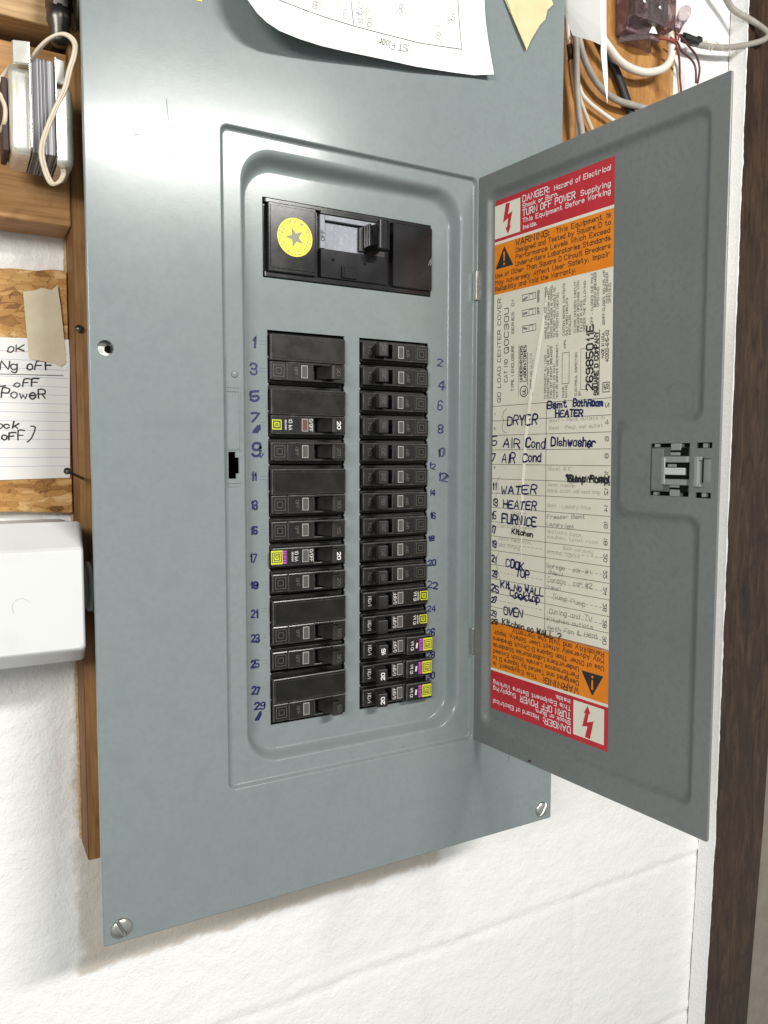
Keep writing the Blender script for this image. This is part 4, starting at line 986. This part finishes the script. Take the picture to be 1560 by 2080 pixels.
# nails in the board
def nail(p0, p1, r, head, label):
    g = G(); g.tube([p0, p1], r, DARKM, 10, 2)
    d = (Vector(p1) - Vector(p0)).normalized()
    g.tube([tuple(Vector(p1) - d * .3), tuple(Vector(p1) + d * .9)], head, DARKM, 14, 2)
    tag(g.build('nail', base=p0), label, 'nail')
nail((6, 80, 303), (-8.6, 46, 309.2), 1.0, 2.3, 'dark nail sticking out of the board edge by the lower corner of the index card')
nail((5.4, 80, 408.3), (5.0, 75.6, 408.4), 1.4, 2.6, 'nail head driven flush into the board edge near the masking tape')

# ================================================================== WHITE JUNCTION BOX at the left
jb = thing('junction_box', (-60, 100, 180), 'white plastic junction box left of the panel, joined to it by a grey fitting', 'junction box')
g = G()
def brect(x0, x1, z0, z1, y, r=3): return P3(rrect(x0, x1, z0, z1, r, 4), y)
L = [brect(-130, -1.0, 181, 275.6, 45), brect(-130, -1.2, 181, 275.4, 43), brect(-130, -4.4, 194.5, 261.5, 13.0), brect(-130.5, -5.2, 196.0, 260.0, 11.0), brect(-131, -6.2, 197.2, 258.8, 10.2)]
g.loops(L, PVC, False, cap1=True)
g.ribbon([(-41.5 + 5.2 * math.cos(t * .3 + .5), 226.5 + 5.2 * math.sin(t * .3 + .5)) for t in range(12)], .3, PVCG, lambda a, b, lay: (a, 10.1 - lay, b))
g.build('lid', jb)
g = G(); g.loops([brect(-127, -4, 184, 272.4, 114), brect(-127, -4, 184, 272.4, 45.5)], PVC, False); g.build('body', jb)
g = G()
g.lathe((0, 62, 228), [(15.5, -1), (15.5, 2.4), (14.6, 3.0), (12.6, 3.0)], PVCG, 'x', 32); g.lathe((0, 62, 228), [(17.5, 3.8), (17.5, 6.2), (12, 6.4), (12, 16)], PVC, 'x', 32)
g.lathe((0, 62, 228), [(19, 7.5), (19, 9.6), (12, 9.8)], STEEL, 'x', 24)
g.build('conduit_fitting', jb)

# ================================================================== DOORBELL TRANSFORMER
tr = thing('doorbell_transformer', (-20, 40, 500), 'small doorbell transformer with shiny end bells and laminated core on the plank', 'transformer')
g = G()
CORE = [mat('core_steel', (.20, .20, .215), .5, .4), mat('core_steel_dark', (.05, .047, .055), .6), mat('core_steel_bright', (.48, .48, .50), .45, .4)]
for k in range(34):
    x = -26.6 + k * .395; g.box(x, x + .37, 20 - .35 * random.random(), 62, 504.6 + random.uniform(-.4, .3), 560.6 + random.uniform(-.8, .6), random.choice([CORE[0], CORE[0], CORE[1], CORE[2]]), 0)
g.box(-26.6, -13.2, 24, 62, 505.2, 559.8, DARKM, 0)
g.build('laminated_core', tr)
for (x0, x1, z0, z1) in ((-38.6, -27.6, 503.5, 556), (-12.6, -2.2, 500, 550)):
    g = G(); L = []
    out_ = -1 if x0 < -20 else 1
    xa, xb = (x1, x0) if out_ < 0 else (x0, x1)
    for t, ins in ((0, 0), (.55, 0), (.8, .7), (.93, 2.0), (1, 4.2)):
        x = xa + (xb - xa) * t
        L.append([(x, y, z) for y, z in rrect(22 + ins, 60 - ins, z0 + ins, z1 - ins, 4, 5)])
    g.loops(L, STEELY, True, cap1=True); g.build('end_bell', tr)
g = G()
g.box(-28.0, -26.9, 14, 62, 505, 566.4, STEEL, .3); g.prism([(-36.8, 18), (-36.0, 16), (-28, 13.6), (-27.2, 14.4), (-27.2, 16), (-35.8, 19)], 553.5, 566.2, STEELY, .3)
g.box(-13.1, -12.2, 17, 62, 503.6, 562.6, STEEL, .3); g.prism([(-12.6, 16.6), (-7.4, 18.2), (-7.0, 19.6), (-12.6, 18.2)], 547.5, 561.6, STEELY, .3)
g.build('mounting_bracket', tr)
g = G(); g.box(-42.4, -38.9, 28, 56, 505.5, 549, mat('fibre_board', (.05, .028, .026), .7), .8); g.build('fibre_panel', tr)
g = G(); cord = [(-26.4, 20, 558.1), (-21.1, 12, 564.2), (-15.6, 8, 568.9), (-10.1, 6, 571.5), (-5.2, 6, 570.8), (-2.5, 6, 566.9), (-3.5, 6, 560.0), (-5.9, 6, 552.3), (-8.1, 6, 543.2), (-10.2, 6, 537.0), (-13.9, 6, 529.0), (-18.3, 6, 518.1), (-21.9, 6, 507.4), (-22.9, 7, 500.1), (-21.7, 8, 493.2), (-19.2, 9, 486.4), (-16.5, 10, 484.0), (-12.3, 13, 487.5), (-9.4, 20, 494.5), (-8, 34, 503)]
for s_ in (-1, 1): g.tube([(p[0] + s_ * .7, p[1] + s_ * .25, p[2] + s_ * .45) for p in cord], 1.05, CBL_C, 8)
g.build('lamp_cord', tr)
g = G(); g.tube([(-62, 30, 536), (-45.5, 30, 544.4), (-41.3, 30, 549.7), (-37.1, 31, 556.5), (-30, 34, 561), (-27, 40, 560)], 1.2, CBL_C, 8); g.tube([(-60, 26, 541), (-45.2, 27, 538.7), (-42.3, 27, 535.0), (-40.6, 27, 529.6), (-41.2, 28, 522.0), (-43, 36, 519)], 1.3, CBL_C, 8)
g.build('lead_wire', tr)

# dark conduit connector above the transformer
cf = thing('conduit_connector', (-5, 38, 596), 'dark metal conduit connector with locknut rings at the panel side, top left', 'conduit fitting')
g = G(); c = (-7.5, 38, 0)
g.lathe((-7.5, 38, 580), [(4.5, 0), (5.4, 2), (5.6, 10), (7.4, 14), (7.4, 22)], DARKM, 'z', 18); g.build('clamp_body', cf)
g = G(); g.lathe((-7, 38, 601), [(8.2, 0), (8.2, 11)], DARKM, 'z', 6, False); g.lathe((-7, 38, 613.4), [(6.6, 0), (7.6, 2), (7.6, 60)], STEEL, 'z', 20); g.build('hex_nut', cf)
for x in (1.6, 5.6):
    g = G(); g.lathe((x, 38, 612), [(19, 0), (20, .6), (20, 1.8), (19, 2.4)], DARKM if x < 3 else STEEL, 'x', 32); g.build('locknut', cf)

# ================================================================== CABLES at the upper right
def cable(name, path, r, m, label, cat='cable', n=12, flat_=1.0, group=None):
    g = G(); g.tube(path, r, m, n, 6, flat_); b = min(path, key=lambda p: p[2])
    return tag(g.build(name, base=b), label, cat, group)
cable('cable', [(440.3, 62, 753.5), (443.5, 62, 743.5), (453.0, 60, 733.3), (467.5, 60, 724.2), (486.3, 60, 711.8), (501.5, 61, 703.2), (520.9, 62, 699.9), (540.6, 61, 700.8), (560.6, 60, 708.4), (570.9, 60, 718.9), (573.2, 60, 731.5), (566.8, 60, 749.9), (558.5, 62, 763.4), (549.7, 64, 775.1), (540, 66, 800)], 3.9, CBL_W, 'thick white cable looping in a U across the plywood')
cable('cable', [(436, 60, 800), (439.7, 60, 755), (440.5, 60, 741.7), (444.8, 60, 717.4), (446.6, 60, 692.7), (447.9, 60, 667.2), (451.0, 60, 642.0), (455.2, 60, 625.7), (462.0, 60, 590)], 3.1, CBL_G, 'straight grey cable running down the plywood next to the panel edge')
cable('cable', [(450, 67, 745), (451.9, 66, 730.0), (454.1, 66, 717.2), (460.1, 66, 700.4), (472.5, 66, 683.9), (488.2, 66, 673.2), (506.7, 66, 668.5), (526.2, 66, 668.5), (544.1, 66, 669.0), (572.4, 66, 671.1)], 3.2, CBL_G, 'grey cable curving to the right behind the open door top')
cable('cable', [(450, 72, 775), (463.1, 72, 753.8), (478.0, 72, 738.9), (492.8, 72, 719.7), (507.1, 72, 703.2), (517.7, 72, 687.8), (526.3, 72, 673.2), (532.1, 72, 663.9), (548, 72, 635)], 4.8, CBL_K, 'flat black cable slanting down behind the white slip', flat_=.6)
cable('cable', [(438.5, 66, 790), (439.3, 66, 744.3), (441.2, 66, 715.3), (444.7, 66, 697.9), (448.3, 66, 678.3), (453, 66, 655), (455, 66, 620)], 2.2, CBL_W, 'thin white cable right against the panel edge')
cable('cable', [(453, 70, 700), (456.9, 70, 679.2), (460.2, 70, 672.2), (464.8, 70, 665.5), (476.4, 70, 659.3), (490.1, 70, 654.8), (504.1, 70, 650.7), (530, 70, 643)], 2.0, CBL_W, 'upper of two cream cords fanning out above the door hinge side')
cable('cable', [(456, 71, 690), (459.0, 71, 670.6), (461.1, 71, 664.7), (465.7, 71, 656.1), (473.0, 71, 644.3), (478.3, 71, 637.1), (490, 71, 620)], 1.9, CBL_C, 'lower of two cream cords fanning out above the door hinge side')
g = G(); g.tube([(443.2, 66, 705), (445.5, 66, 692)], 3.0, CBL_K, 12, 2)
tag(g.build('cable_tie', base=(444, 66, 692)), 'black tape wrap round the thin white cable at the panel edge', 'tape')
cable('cable', [(680, 98, 850), (690.7, 98, 839.8), (700.1, 98, 834.6), (714.9, 98, 825.3), (732.7, 88, 813.9), (750.7, 84, 806.6), (757.2, 84, 801.6), (747.0, 86, 793.6), (717.0, 96, 784.5), (687.9, 98, 777.8), (657.9, 98, 773.5), (637.3, 98, 774.5)], 3.3, CBL_G, 'grey cable bending back at the brown post, upper right corner')
g = G(); g.tube([(634 + t * .32, 98 - 4.0 * math.sin(t * .9), 774.8 + 4.0 * math.cos(t * .9) + (t > 66) * 2) for t in range(80)], 1.1, CBL_K, 6, 2)
tag(g.build('tape_coil', base=(647, 98, 770)), 'black twisted tape coil round the end of the grey cable', 'tape')
cable('wire', [(606, 92, 769), (610.4, 92, 769.0), (621.0, 92, 770.7), (636.8, 92, 763.0), (648.9, 92, 755.7), (654.2, 92, 744.0), (651.6, 92, 728)], 1.15, CBL_B, 'outer brown wire arching down over the white wall to the door', 'wire', 8)
cable('wire', [(608, 92, 771), (612.0, 92, 767.4), (619.8, 92, 761.3), (625.5, 92, 755.1), (641.3, 92, 750.2), (647.9, 92, 742.5), (649.0, 92, 728)], 1.15, CBL_B, 'inner brown wire nested inside the outer one above the door', 'wire', 8)
cable('wire', [(541, 70, 775), (543.0, 68, 759.8), (549.1, 66, 746.2), (556.4, 62, 738.6), (568.5, 55, 735.4), (580.9, 60, 733.1), (594.2, 68, 728.6), (609.6, 80, 718.4), (622, 88, 709)], 1.2, CBL_R, 'red wire crossing in front of the white cable loop', 'wire', 8)
cable('wire', [(541, 66, 775), (540.0, 64, 762.7), (542.6, 64, 749.3), (549.7, 64, 743.6), (566, 62, 742), (580, 66, 731), (600, 76, 724), (619, 88, 706)], 1.0, CBL_C, 'pale thin wire alongside the red one over the cable loop', 'wire', 8)
cable('wire', [(570, 56, 748), (577, 55, 742), (573, 54, 736), (566, 56, 739)], .9, CBL_R, 'short reddish wire turn wrapped on the white cable', 'wire', 8)
cable('wire', [(450, 58, 722), (444, 58, 716), (440, 59, 706), (438, 62, 700)], .7, CBL_B, 'hair-thin brown wire across the grey cable by the panel', 'wire', 6)
cable('cable', [(436, 64, 800), (446, 62, 757), (456, 60, 742), (468, 59, 730), (480, 59, 719), (487, 60, 712)], 2.6, CBL_G, 'short white cable coloured as if shaded, beside the upper start of the white loop')  # white cable given a grey colour for the shadow it lies in
cable('wire', [(538, 68, 775), (541, 62, 752), (548, 60, 741), (557, 56, 746), (566, 54, 752), (572, 55, 746), (577, 58, 737), (573, 56, 728)], .9, CBL_B, 'thin dark wire wound round the rising end of the white loop', 'wire', 8)
cable('wire', [(580, 70, 742), (592, 76, 738), (600, 84, 744), (607, 90, 755), (611, 92, 768)], 1.0, CBL_R, 'short red wire climbing to the clear wire connector', 'wire', 8)
cable('wire', [(604, 90, 779), (612, 92, 771), (622, 94, 773), (636, 96, 776)], .8, CBL_K, 'thin black wire ending in the twisted tape coil', 'wire', 8)
cable('wire', [(660, 98, 771), (668, 96, 779), (676, 96, 770), (684, 95, 781), (700, 96, 775), (712, 95, 783)], .5, CBL_C, 'fine bare strand curling along the bent grey cable', 'wire', 6)
# clear wire connector
g = G(); d = Vector((632.5, 93, 802.6)) - Vector((619.6, 95, 777.9)); d.normalize()
p = Vector((618.6, 95, 776)); a = d.cross(Vector((0, 1, 0))).normalized(); b_ = d.cross(a)
L = []
for r, h in ((4.2, 0), (4.8, 1.5), (5.2, 12), (6.4, 16), (7.0, 22), (6.2, 27), (4, 30), (1, 31.2)):
    L.append([tuple(p + d * h + a * r * math.cos(k * math.pi / 9) + b_ * r * math.sin(k * math.pi / 9)) for k in range(18)])
g.loops(L, CLEARP, True, cap0=True, cap1=True)
tag(g.build('wire_connector', base=tuple(p)), 'pinkish clear bulb-shaped wire connector standing on the wire ends', 'wire connector')
# terminal block under clear cover
tb = thing('terminal_block', (536, 70, 735), 'cluttered mauve terminal block with clear cover on the plywood', 'terminal block')
g = G(); g.box(512, 560, 62, 76.8, 735, 800, MAUVE, 1.5)
for k in range(5): g.box(515 + k * 9, 521 + k * 9, 55, 63, 748 + (k % 2) * 5, 800, MAUVE if k % 2 else DARKM, .8)
g.build('base', tb)
g = G(); g.box(509, 563, 48, 61, 741, 800, CLEARP, 1.2); g.prism([(514, 74), (536, 54), (560, 74)], 729, 741, CLEARP, .6); g.build('clear_cover', tb)
for k in range(4):
    g = G(); x, z = 520 + k * 10.5, 756 + (k % 2) * 12; g.lathe((x, 48, z), [(2.6, 0), (2.6, -1.4), (2.0, -2), (.2, -2.1)], STEEL, 'y', 16); g.build('terminal_screw', tb)
g = G(); g.flat([[(533, 53, 733), (545, 53, 735), (539, 53, 743)]], PAPER); g.build('paper_tag', tb)
ts = thing('terminal_strip', (584, 76, 763), 'small red terminal strip with black screws at the board edge', 'terminal strip')
g = G(); g.box(577, 590, 70, 76.8, 762, 815, CBL_R, .8); g.build('strip', ts)
for k in range(3):
    g = G(); g.lathe((583.5, 70, 769 + k * 15), [(3.2, 0), (3.2, -1.6), (2.2, -2.2), (.2, -2.3)], CBL_K, 'y', 16); g.build('terminal_screw', ts)
